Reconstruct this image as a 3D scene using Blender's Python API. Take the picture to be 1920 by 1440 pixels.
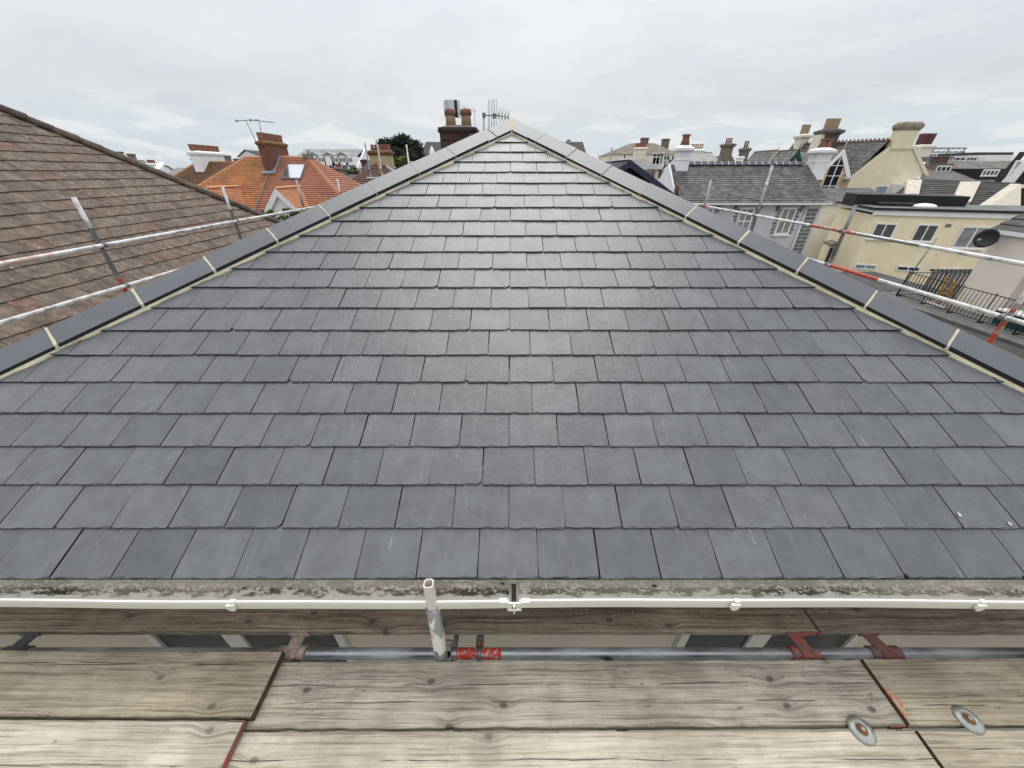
import bpy, math, random
from mathutils import Vector, Matrix
random.seed(7)
for o in list(bpy.data.objects): bpy.data.objects.remove(o)
SC = bpy.context.scene
COL = SC.collection
R = math.radians
# ------------------------------------------------------------------ camera
CAMZ = 8.0; FPX = 670.0; TH = R(30.8)          # focal length in pixels of a 1920 wide frame, pitch down
cd = bpy.data.cameras.new('camera'); cam = bpy.data.objects.new('camera', cd); COL.objects.link(cam)
cam.location = (0, 0, CAMZ); cam.rotation_euler = (R(90) - TH, 0, 0)
cd.sensor_width = 36.0; cd.lens = 36.0 * FPX / 1920.0; cd.clip_start = 0.05; cd.clip_end = 6000
SC.camera = cam
# ------------------------------------------------------------------ world and sun
SUN_EL, SUN_AZ = R(56), R(1)                    # high sun behind thin cloud, straight ahead
W = bpy.data.worlds.new('World'); SC.world = W; W.use_nodes = True
nt = W.node_tree; nt.nodes.clear()
def wn(t, **k):
    n = nt.nodes.new(t)
    for a, b in k.items(): setattr(n, a, b)
    return n
def wl(a, b): nt.links.new(a, b)
def wmath(op, a, b=None, clamp=False):
    n = wn('ShaderNodeMath', operation=op, use_clamp=clamp)
    for i, v in enumerate((a, b)):
        if v is None: continue
        if isinstance(v, (int, float)): n.inputs[i].default_value = v
        else: wl(v, n.inputs[i])
    return n.outputs[0]
def wmix(f, a, b):
    n = wn('ShaderNodeMix', data_type='RGBA')
    if isinstance(f, (int, float)): n.inputs[0].default_value = f
    else: wl(f, n.inputs[0])
    for i, v in ((6, a), (7, b)):
        if isinstance(v, tuple): n.inputs[i].default_value = (*v, 1)
        else: wl(v, n.inputs[i])
    return n.outputs[2]
def wramp(fac, lo, hi):
    n = wn('ShaderNodeMapRange', interpolation_type='SMOOTHSTEP')
    wl(fac, n.inputs[0]); n.inputs[1].default_value = lo; n.inputs[2].default_value = hi
    return n.outputs[0]
tc = wn('ShaderNodeTexCoord'); sep = wn('ShaderNodeSeparateXYZ'); wl(tc.outputs['Generated'], sep.inputs[0])
zz = wmath('MAXIMUM', sep.outputs[2], 0.0)
den = wmath('ADD', zz, 0.10)
cx = wmath('DIVIDE', sep.outputs[0], den); cy = wmath('DIVIDE', sep.outputs[1], den)
cmb = wn('ShaderNodeCombineXYZ'); wl(cx, cmb.inputs[0]); wl(cy, cmb.inputs[1])
def wnoise(vec, scale, detail=6, rough=.55, dist=0.0):
    n = wn('ShaderNodeTexNoise'); n.inputs['Scale'].default_value = scale; n.inputs['Detail'].default_value = detail
    n.inputs['Roughness'].default_value = rough; n.inputs['Distortion'].default_value = dist; wl(vec, n.inputs['Vector'])
    return n.outputs['Fac']
n1 = wnoise(cmb.outputs[0], 0.42, 7, .55, .4)
n2 = wnoise(cmb.outputs[0], 1.6, 6, .6, .2)
veil = wmix(wramp(n1, .35, .68), (.610, .635, .665), (.735, .745, .758))
veil = wmix(wmath('MULTIPLY', wramp(n2, .50, .72), .35), veil, (.79, .795, .80))
# low bank of small clouds with pale blue between, just above the skyline
lowv = wn('ShaderNodeCombineXYZ')
az = wmath('ARCTAN2', sep.outputs[0], sep.outputs[1])
wl(wmath('MULTIPLY', az, 5.0), lowv.inputs[0]); wl(wmath('MULTIPLY', zz, 22.0), lowv.inputs[1])
n3 = wnoise(lowv.outputs[0], 1.25, 7, .55, .3)
bank = wmath('MULTIPLY', wramp(n3, .50, .60), wmath('SUBTRACT', 1.0, wramp(zz, .055, .15)))
blue = wmath('MULTIPLY', wmath('SUBTRACT', 1.0, wramp(zz, .02, .13)), .9)
skyc = wmix(blue, veil, (.590, .680, .735))
skyc = wmix(wmath('MULTIPLY', bank, .75), skyc, (.80, .812, .825))
gain = wmath('ADD', wmath('MULTIPLY', wmath('POWER', zz, 1.7), 1.8), 1.0)    # an overcast dome is brighter overhead than at the skyline
vm = wn('ShaderNodeVectorMath', operation='SCALE'); wl(skyc, vm.inputs[0]); wl(gain, vm.inputs['Scale'])
nish = wn('ShaderNodeTexSky', sky_type='NISHITA'); nish.sun_disc = False
nish.sun_elevation = SUN_EL; nish.sun_rotation = SUN_AZ; nish.air_density = 1.0; nish.dust_density = 2.0
b1 = wn('ShaderNodeBackground'); wl(nish.outputs[0], b1.inputs[0]); b1.inputs[1].default_value = 0.10
b2 = wn('ShaderNodeBackground'); wl(vm.outputs[0], b2.inputs[0]); b2.inputs[1].default_value = 0.87
ms = wn('ShaderNodeMixShader'); ms.inputs[0].default_value = 0.93
wl(b1.outputs[0], ms.inputs[1]); wl(b2.outputs[0], ms.inputs[2])
wo = wn('ShaderNodeOutputWorld'); wl(ms.outputs[0], wo.inputs[0])
sd = bpy.data.lights.new('sun', 'SUN'); sun = bpy.data.objects.new('sun', sd); COL.objects.link(sun)
sd.energy = 1.35; sd.angle = R(42); sd.color = (1, .965, .91)
dv = Vector((math.sin(SUN_AZ) * math.cos(SUN_EL), math.cos(SUN_AZ) * math.cos(SUN_EL), math.sin(SUN_EL)))
sun.rotation_euler = (-dv).to_track_quat('-Z', 'Y').to_euler(); sun.location = (0, 0, 60)
SC.view_settings.view_transform = 'Standard'; SC.view_settings.look = 'None'
SC.view_settings.exposure = 0.30; SC.view_settings.gamma = 1.0; SC.view_settings.use_curve_mapping = False
SC.render.engine = 'CYCLES'

# ------------------------------------------------------------------ helpers
CT, ST = math.cos(TH), math.sin(TH)
def ray(px, py):
    u = 720 - py
    return Vector((px - 960, FPX * CT + u * ST, -FPX * ST + u * CT))
def at(px, py, Y=None, X=None, Z=None):
    """world point seen at a photograph pixel, at a given real depth Y, side X or height Z (relative to the eye)"""
    r = ray(px, py)
    t = Y / r.y if Y is not None else (X / r.x if X is not None else Z / r.z)
    return Vector((r.x * t, r.y * t, CAMZ + r.z * t))
def proj(p):
    x, y, z = p[0], p[1], p[2] - CAMZ
    zc = y * CT - z * ST
    if zc <= .05: return None
    return (960 + FPX * x / zc, 720 + FPX * (-z * CT - y * ST) / zc, zc)

MATS = {}
def nmat(name):
    m = bpy.data.materials.new(name); m.use_nodes = True
    t = m.node_tree; b = t.nodes['Principled BSDF']
    MATS[name] = m
    return m, t, b
class NT:
    """small wrapper for building node graphs"""
    def __init__(s, name):
        s.m, s.t, s.b = nmat(name)
    def n(s, typ, **k):
        x = s.t.nodes.new(typ)
        for a, b in k.items(): setattr(x, a, b)
        return x
    def l(s, a, b): s.t.links.new(a, b)
    def put(s, sock, v):
        if isinstance(v, (int, float)): sock.default_value = v
        elif isinstance(v, tuple): sock.default_value = (*v, 1) if len(v) == 3 and sock.type == 'RGBA' else v
        else: s.l(v, sock)
    def math(s, op, a, b=None, clamp=False):
        x = s.n('ShaderNodeMath', operation=op, use_clamp=clamp)
        s.put(x.inputs[0], a)
        if b is not None: s.put(x.inputs[1], b)
        return x.outputs[0]
    def mix(s, f, a, b, mode='MIX'):
        x = s.n('ShaderNodeMix', data_type='RGBA', blend_type=mode)
        s.put(x.inputs[0], f); s.put(x.inputs[6], a); s.put(x.inputs[7], b)
        return x.outputs[2]
    def step(s, v, lo, hi, smooth=True):
        x = s.n('ShaderNodeMapRange', interpolation_type='SMOOTHSTEP' if smooth else 'LINEAR')
        s.put(x.inputs[0], v); x.inputs[1].default_value = lo; x.inputs[2].default_value = hi
        return x.outputs[0]
    def coord(s, which='Object', scale=(1, 1, 1), rand=0.0):
        c = s.n('ShaderNodeTexCoord').outputs[which]
        mp = s.n('ShaderNodeMapping'); mp.inputs['Scale'].default_value = scale
        if rand:
            oi = s.n('ShaderNodeObjectInfo')
            x = s.n('ShaderNodeCombineXYZ')
            s.l(s.math('MULTIPLY', oi.outputs['Random'], rand), x.inputs[0])
            s.l(s.math('MULTIPLY', oi.outputs['Random'], rand * 1.7), x.inputs[1])
            s.l(s.math('MULTIPLY', oi.outputs['Random'], rand * .6), x.inputs[2])
            a = s.n('ShaderNodeVectorMath', operation='ADD'); s.l(c, a.inputs[0]); s.l(x.outputs[0], a.inputs[1]); c = a.outputs[0]
        s.l(c, mp.inputs['Vector'])
        return mp.outputs[0]
    def noise(s, vec, scale, detail=4, rough=.55, dist=0, out='Fac'):
        x = s.n('ShaderNodeTexNoise'); s.l(vec, x.inputs['Vector'])
        x.inputs['Scale'].default_value = scale; x.inputs['Detail'].default_value = detail
        x.inputs['Roughness'].default_value = rough; x.inputs['Distortion'].default_value = dist
        return x.outputs[out]
    def voro(s, vec, scale, feature='F1', rnd=1.0, dim='3D'):
        x = s.n('ShaderNodeTexVoronoi', feature=feature, voronoi_dimensions=dim); s.l(vec, x.inputs['Vector'])
        x.inputs['Scale'].default_value = scale; x.inputs['Randomness'].default_value = rnd
        return x
    def rand(s):
        return s.n('ShaderNodeObjectInfo').outputs['Random']
    def bump(s, h, strength=.3, dist=.01, normal=None):
        x = s.n('ShaderNodeBump'); x.inputs['Strength'].default_value = strength; x.inputs['Distance'].default_value = dist
        s.l(h, x.inputs['Height'])
        if normal is not None: s.l(normal, x.inputs['Normal'])
        return x.outputs[0]
    def done(s, col=None, rough=None, metal=None, spec=None, normal=None):
        if col is not None: s.put(s.b.inputs['Base Color'], col)
        if rough is not None: s.put(s.b.inputs['Roughness'], rough)
        if metal is not None: s.put(s.b.inputs['Metallic'], metal)
        if spec is not None: s.put(s.b.inputs['Specular IOR Level'], spec)
        if normal is not None: s.l(normal, s.b.inputs['Normal'])
        return s.m
def sc(c, k): return tuple(min(1, x * k) for x in c)
def plain(name, col, rough=.7, var=.14, scale=2.5, bump=.15, bscale=60, metal=0, spec=.4, stain=None, samt=.5, sscale=(1.5, 1.5, .35), orand=0):
    """painted / rendered / metal surface: base colour, soft mottling, fine relief, optional run-down staining"""
    if name in MATS: return MATS[name]
    g = NT(name); v = g.coord('Object')
    n = g.noise(v, scale, 5, .6)
    c = g.mix(g.step(n, .25, .75), sc(col, 1 - var), sc(col, 1 + var))
    if stain:
        w = g.coord('Object', sscale)
        k = g.step(g.noise(w, 2.2, 6, .65), .52, .78)
        c = g.mix(g.math('MULTIPLY', k, samt), c, stain)
    if orand:
        c = g.mix(1.0, c, g.mix(g.rand(), sc((1, 1, 1), 1 - orand), (1, 1, 1)), 'MULTIPLY')
    nb = g.bump(g.noise(v, bscale, 3, .6), bump, .01)
    return g.done(c, rough, metal, spec, nb)

WL = {}                                          # world position of every object's origin (no rotated parents)
class MB:
    def __init__(s): s.v = []; s.f = []; s.mi = []; s.uv = {}; s.smooth = []
    def face(s, pts, mi=0, uv=None, smooth=False):
        b = len(s.v); s.v += [Vector(p) for p in pts]; s.f.append(tuple(range(b, b + len(pts)))); s.mi.append(mi); s.smooth.append(smooth)
        if uv: s.uv[len(s.f) - 1] = uv
    def mesh(s, vs, fs, mi=0, smooth=False):
        b = len(s.v); s.v += [Vector(p) for p in vs]
        for f in fs: s.f.append(tuple(b + i for i in f)); s.mi.append(mi); s.smooth.append(smooth)
    def hexa(s, a, b, mi=0):
        """solid between two quads a (bottom ring) and b (top ring), both counter-clockwise seen from above"""
        s.mesh(list(a) + list(b), [(3, 2, 1, 0), (4, 5, 6, 7), (0, 1, 5, 4), (1, 2, 6, 5), (2, 3, 7, 6), (3, 0, 4, 7)], mi)
    def box(s, x0, x1, y0, y1, z0, z1, mi=0):
        s.hexa([(x0, y0, z0), (x1, y0, z0), (x1, y1, z0), (x0, y1, z0)], [(x0, y0, z1), (x1, y0, z1), (x1, y1, z1), (x0, y1, z1)], mi)
    def obox(s, c, u, v, w, mi=0):
        """box centred at c with half-axis vectors u v w"""
        c, u, v, w = Vector(c), Vector(u), Vector(v), Vector(w)
        s.hexa([c - u - v - w, c + u - v - w, c + u + v - w, c - u + v - w], [c - u - v + w, c + u - v + w, c + u + v + w, c - u + v + w], mi)
    def prism(s, poly, d, mi=0):
        """polygon extruded by vector d"""
        d = Vector(d); n = len(poly); p = [Vector(q) for q in poly]
        s.mesh(p + [q + d for q in p], [tuple(range(n - 1, -1, -1)), tuple(range(n, 2 * n))] + [(i, (i + 1) % n, n + (i + 1) % n, n + i) for i in range(n)], mi)
    def tube(s, p0, p1, r, n=12, mi=0, r1=None, caps=True, segs=None, wall=0):
        p0, p1 = Vector(p0), Vector(p1); ax = (p1 - p0); L = ax.length; ax.normalize()
        a = ax.orthogonal().normalized(); b = ax.cross(a); r1 = r if r1 is None else r1
        ts = [(0, mi)] + (segs or []) + [(1, None)]
        base = len(s.v)
        for t, _ in ts:
            rr = r + (r1 - r) * t
            for i in range(n):
                th = 2 * math.pi * i / n
                s.v.append(p0 + ax * (L * t) + a * (rr * math.cos(th)) + b * (rr * math.sin(th)))
        for k in range(len(ts) - 1):
            for i in range(n):
                j = (i + 1) % n
                s.f.append((base + k * n + i, base + k * n + j, base + (k + 1) * n + j, base + (k + 1) * n + i)); s.mi.append(ts[k][1]); s.smooth.append(True)
        if caps and not wall:
            s.f.append(tuple(base + n - 1 - i for i in range(n))); s.mi.append(ts[0][1]); s.smooth.append(False)
            e = base + (len(ts) - 1) * n
            s.f.append(tuple(e + i for i in range(n))); s.mi.append(ts[-2][1]); s.smooth.append(False)
        if wall:                                   # open ended pipe with a real wall
            e0 = base + (len(ts) - 1) * n; ib = len(s.v)
            for t in (1.0, 0.0):
                for i in range(n):
                    th = 2 * math.pi * i / n
                    s.v.append(p0 + ax * (L * t) + a * ((r1 - wall) * math.cos(th)) + b * ((r1 - wall) * math.sin(th)))
            for i in range(n):
                j = (i + 1) % n
                s.f.append((e0 + i, e0 + j, ib + j, ib + i)); s.mi.append(ts[-2][1]); s.smooth.append(False)
                s.f.append((ib + i, ib + j, ib + n + j, ib + n + i)); s.mi.append(ts[-2][1]); s.smooth.append(True)
    def lathe(s, c, prof, n=16, mi=0, axis=(0, 0, 1)):
        """profile of (radius, height) pairs turned about an axis through c"""
        c = Vector(c); ax = Vector(axis).normalized(); a = ax.orthogonal().normalized(); b = ax.cross(a); base = len(s.v)
        for r, h in prof:
            for i in range(n):
                th = 2 * math.pi * i / n
                s.v.append(c + ax * h + a * (r * math.cos(th)) + b * (r * math.sin(th)))
        for k in range(len(prof) - 1):
            for i in range(n):
                j = (i + 1) % n
                s.f.append((base + k * n + i, base + k * n + j, base + (k + 1) * n + j, base + (k + 1) * n + i)); s.mi.append(mi); s.smooth.append(True)
        if prof[0][0] > 1e-4: s.f.append(tuple(base + n - 1 - i for i in range(n))); s.mi.append(mi); s.smooth.append(False)
        if prof[-1][0] > 1e-4:
            e = base + (len(prof) - 1) * n; s.f.append(tuple(e + i for i in range(n))); s.mi.append(mi); s.smooth.append(False)
    def data(s, name, mats, off=Vector((0, 0, 0))):
        me = bpy.data.meshes.new(name); me.from_pydata([tuple(p - off) for p in s.v], [], s.f)
        for m in (mats if isinstance(mats, (list, tuple)) else [mats]): me.materials.append(m)
        me.polygons.foreach_set('material_index', s.mi); me.polygons.foreach_set('use_smooth', s.smooth)
        if s.uv:
            ul = me.uv_layers.new(name='UVMap')
            for fi, uv in s.uv.items():
                for li, c in zip(me.polygons[fi].loop_indices, uv): ul.data[li].uv = c
        me.update()
        return me
    def build(s, name, mats, parent=None, origin=None):
        """link as one mesh object; vertices were given in world space"""
        pw = WL[parent.name] if parent is not None else Vector((0, 0, 0))
        ow = Vector(origin) if origin is not None else (pw if parent is not None else Vector((0, 0, 0)))
        o = bpy.data.objects.new(name, s.data(name, mats, ow)); COL.objects.link(o)
        o.location = ow - pw
        if parent is not None: o.parent = parent
        WL[o.name] = ow
        return o
def tag(o, label=None, cat=None, group=None, kind=None):
    if label: o['label'] = label
    if cat: o['category'] = cat
    if group: o['group'] = group
    if kind: o['kind'] = kind
    return o
def thing(name, loc, label, cat, group=None):
    o = bpy.data.objects.new(name, None); COL.objects.link(o); o.empty_display_size = .2
    o.location = loc; WL[o.name] = Vector(loc)
    return tag(o, label, cat, group)
def put(name, me, parent, loc, rot=None):
    """object with (shared) mesh data at a world location under a parent"""
    o = bpy.data.objects.new(name, me); COL.objects.link(o); o.parent = parent
    o.location = Vector(loc) - WL[parent.name]; WL[o.name] = Vector(loc)
    if rot is not None: o.rotation_euler = rot
    return o
def lerp(a, b, t): return Vector(a) + (Vector(b) - Vector(a)) * t
def courses(mb, A, B, C, D, n, lift=.02, mi=0, u0=0.0):
    """lapped courses on the slope A(eave left) B(eave right) C(top right) D(top left): every course a real step, uv in metres"""
    A, B, C, D = map(Vector, (A, B, C, D))
    nrm = (B - A).cross(D - A); nrm.normalize()
    if nrm.z < 0: nrm = -nrm
    L = ((D + C) / 2 - (A + B) / 2).length; ux = (B - A).normalized()
    for i in range(n):
        t0, t1 = i / n, (i + 1) / n
        a, b, c, d = lerp(A, D, t0), lerp(B, C, t0), lerp(B, C, t1), lerp(A, D, t1)
        au, bu = a + nrm * lift, b + nrm * lift
        uvq = [((p - A).dot(ux) + u0, s_) for p, s_ in ((a, t0 * L), (b, t0 * L), (c, t1 * L), (d, t1 * L))]
        mb.face([au, bu, c, d], mi, uvq)
        mb.face([a, b, bu, au], mi, [uvq[0], uvq[1], uvq[1], uvq[0]])
# ------------------------------------------------------------------ materials
def slate_mat(name, lo, hi, r0=.31, r1=.48):
    g = NT(name); v = g.coord('Object', (1, 1, 1), 37.0)
    rnd = g.rand()
    c = g.mix(rnd, lo, hi)
    n = g.noise(v, 9, 6, .6)
    c = g.mix(1.0, c, g.mix(g.step(n, .3, .72), (.80, .80, .80), (1.14, 1.14, 1.14)), 'MULTIPLY')
    w = g.coord('Object', (22, 2.2, 1), 37.0)                              # combed streaks down the slate
    st = g.step(g.noise(w, 1.6, 5, .65), .50, .80)
    c = g.mix(g.math('MULTIPLY', st, .28), c, (.15, .157, .17))
    s2 = g.step(g.noise(g.coord('Object', (60, 7, 1), 53.0), 1.0, 3, .5), .705, .77)   # pale scratches
    c = g.mix(g.math('MULTIPLY', s2, .42), c, (.36, .365, .37))
    warm = g.step(g.noise(g.coord('Object', (1, 1, 1), 91.0), 3.0, 2, .5), .5, .8)
    c = g.mix(g.math('MULTIPLY', warm, .35), c, g.mix(1.0, c, (1.06, .97, .86), 'MULTIPLY'))
    h1 = g.noise(v, 26, 8, .62, .5); h2 = g.noise(g.coord('Object', (4, 1.3, 1), 17.0), 9, 4, .6)
    nb = g.bump(g.math('ADD', h1, g.math('MULTIPLY', h2, .7)), .26, .009)
    rg = g.math('ADD', r0, g.math('MULTIPLY', g.noise(v, 5, 4, .6), (r1 - r0)))
    return g.done(c, rg, 0, .7, nb)
M_slate = slate_mat('roof slate', (.060, .064, .071), (.088, .092, .099))
M_slatee = plain('slate edge with painted shade', (.022, .023, .027), .8, .4, 40, .4, 200)  # dark dressed edges, blackened further to paint the contact shadow under each course
def brick_mat(name, cols, bw, bh, rough=.75, mortar=(.03, .03, .03), msize=.006, mott=.25, lichen=None, lamt=.5):
    """uv in metres: alternating pieces each of its own shade"""
    g = NT(name); uv = g.coord('UV')
    b = g.n('ShaderNodeTexBrick'); g.l(uv, b.inputs['Vector'])
    b.inputs['Scale'].default_value = 1.0; b.inputs['Brick Width'].default_value = bw; b.inputs['Row Height'].default_value = bh
    b.inputs['Mortar Size'].default_value = msize; b.inputs['Bias'].default_value = 0.0
    b.inputs['Color1'].default_value = (*cols[0], 1); b.inputs['Color2'].default_value = (*cols[1], 1); b.inputs['Mortar'].default_value = (*mortar, 1)
    v = g.coord('Object')
    c = g.mix(1.0, b.outputs['Color'], g.mix(g.step(g.noise(v, 1.1, 6, .65), .3, .7), (1 - mott,) * 3, (1 + mott,) * 3), 'MULTIPLY')
    if lichen:
        k = g.step(g.noise(v, .7, 7, .7), .52, .70)
        c = g.mix(g.math('MULTIPLY', k, lamt), c, lichen)
    nb = g.bump(g.noise(v, 25, 4, .6), .3, .01)
    return g.done(c, rough, 0, .3, nb)
M_hip = plain('hip tile', (.062, .067, .077), .36, .10, 6, .08, 90, spec=.8, orand=.15)
M_hipedge = plain('hip tile cut edge', (.012, .013, .017), .7, .2, 8)
M_mortar = plain('cream mortar', (.50, .455, .315), .85, .10, 14, .35, 120)
M_mortarg = plain('mortar with painted sheen', (.30, .295, .275), .8, .1, 14, .3, 120)  # same cream mortar, its colour greyed to imitate the gloss near the apex
M_deck = plain('roof felt', (.03, .03, .033), .9)
M_pot = plain('terracotta', (.235, .105, .066), .75, .3, 7, .25, 40, stain=(.07, .05, .04), samt=.6)
M_buff = plain('buff clay', (.36, .25, .155), .75, .2, 6, .2, 40, stain=(.10, .07, .05), samt=.5)
M_soot = plain('sooty brick', (.060, .036, .034), .85, .3, 7, .3, 40)
M_brick = plain('red brick', (.090, .040, .035), .85, .3, 9, .35, 50, orand=.4)
M_brickj = plain('brick joint', (.16, .13, .115), .9, .2, 9)
M_zinc = plain('bright sheet steel', (.60, .62, .64), .30, .12, 4, .05, 20, metal=.85)
M_black = plain('black bitumen', (.012, .012, .014), .55, .3, 3, .15, 30)
M_iron = plain('black iron', (.012, .012, .013), .5, .2, 10)
M_white = plain('white paint', (.80, .80, .79), .5, .05, 3, .05)
M_pvc = plain('white pvc', (.68, .655, .59), .35, .05, 3, .03)
M_lead = plain('lead flashing', (.20, .215, .235), .55, .2, 5, .2, 20)
M_cream = plain('cream render', (.74, .66, .48), .85, .07, 1.2, .2, 70, stain=(.42, .38, .27), samt=.35)
M_cream2 = plain('pale cream render', (.74, .69, .57), .85, .06, 1.0, .2, 70, stain=(.40, .38, .32), samt=.4)
M_beige = plain('pinkish beige render', (.80, .72, .63), .85, .05, 1.0, .15, 70, stain=(.42, .38, .33), samt=.3)
M_yellow = plain('yellow cream render', (.87, .755, .52), .85, .06, 1.0, .15, 70, stain=(.44, .41, .30), samt=.4)
M_greyr = plain('grey render', (.58, .585, .61), .8, .05, 1.5, .15, 70, stain=(.36, .36, .38), samt=.3)
M_greyd = plain('dark grey paint', (.16, .165, .18), .7, .1, 3)
M_whitew = plain('white render', (.76, .765, .79), .8, .05, 2, .1, 60, stain=(.45, .46, .48), samt=.3)
M_stone = plain('weathered stone', (.17, .145, .115), .9, .3, 2.5, .4, 30, stain=(.06, .055, .05), samt=.6)
M_navy = plain('navy cladding', (.018, .026, .050), .38, .1, 3, .03)
M_green = plain('dark green paint', (.012, .065, .060), .5, .15, 4)
M_glass = plain('dark glass', (.020, .024, .028), .06, .3, 2, .0, 5, spec=.6)
M_glassb = plain('pale blue glass', (.22, .29, .33), .10, .2, 1.5, .0, 5, spec=.6)
M_net = plain('net curtain glass', (.27, .27, .25), .12, .25, 2.0, .0, 5, spec=.6)
M_ply = plain('interior curtain', (.085, .082, .076), .8, .35, 9)
M_felt = plain('grey flat roof felt', (.115, .115, .115), .75, .3, 1.2, .3, 30, stain=(.22, .22, .22), samt=.5, sscale=(1, 1, 1))
M_asph = plain('ground', (.15, .148, .135), .9, .4, .05, .2, 3)
M_red = plain('red paint', (.45, .055, .028), .5, .18, 12, .1, 40)
M_redox = None
def worn_mat(name, under, paint, lo, hi, scale=18, metal=.6, rough=.42, stretch=(1, 1, 1)):
    """paint flaking off steel"""
    g = NT(name); v = g.coord('Object', stretch)
    k = g.step(g.noise(v, scale, 6, .65), lo, hi)
    u = g.mix(g.step(g.noise(v, 7, 4), .3, .7), sc(under, .75), sc(under, 1.2))
    c = g.mix(k, u, paint)
    g.l(g.math('MULTIPLY', g.math('SUBTRACT', 1.0, k), metal), g.b.inputs['Metallic'])
    return g.done(c, g.math('ADD', rough, g.math('MULTIPLY', k, .2)), None, .5, g.bump(g.math('ADD', k, g.noise(v, 60, 3)), .15, .004))
M_galv = worn_mat('galvanised steel', (.33, .345, .36), (.50, .51, .51), .55, .75, 9, .75, .36)
M_tubew = worn_mat('whitened steel tube', (.42, .43, .43), (.66, .665, .65), .34, .56, 7, .4, .4)
M_tubed = worn_mat('dark steel tube', (.19, .20, .21), (.33, .34, .34), .5, .8, 10, .7, .42)
M_ledger = worn_mat('polished steel ledger', (.29, .31, .335), (.43, .45, .47), .35, .75, 5, .9, .36, (.5, 1, 1))
M_tuberr = worn_mat('rusty red tube', (.36, .35, .34), (.38, .07, .035), .40, .58, 12, .3, .45)
M_tuber = M_tuberr
M_tubepk = worn_mat('tube with faded red paint', (.55, .55, .54), (.55, .33, .27), .45, .62, 12, .3, .45)
M_clampr = worn_mat('red primed clamp', (.17, .13, .12), (.33, .075, .055), .42, .60, 30, .2, .6)
M_splash = worn_mat('paint splashed tube', (.27, .275, .265), (.56, .53, .45), .50, .56, 9, .5, .55, (1.6, 1.6, .7))
M_redsp = worn_mat('scuffed red tube', (.36, .365, .38), (.46, .035, .018), .42, .50, 30, .5, .4)
M_disc = worn_mat('zinc disc', (.25, .265, .25), (.36, .36, .32), .4, .8, 14, .75, .40)
M_rust = plain('rust', (.20, .065, .018), .85, .4, 60, .3, 120)
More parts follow.
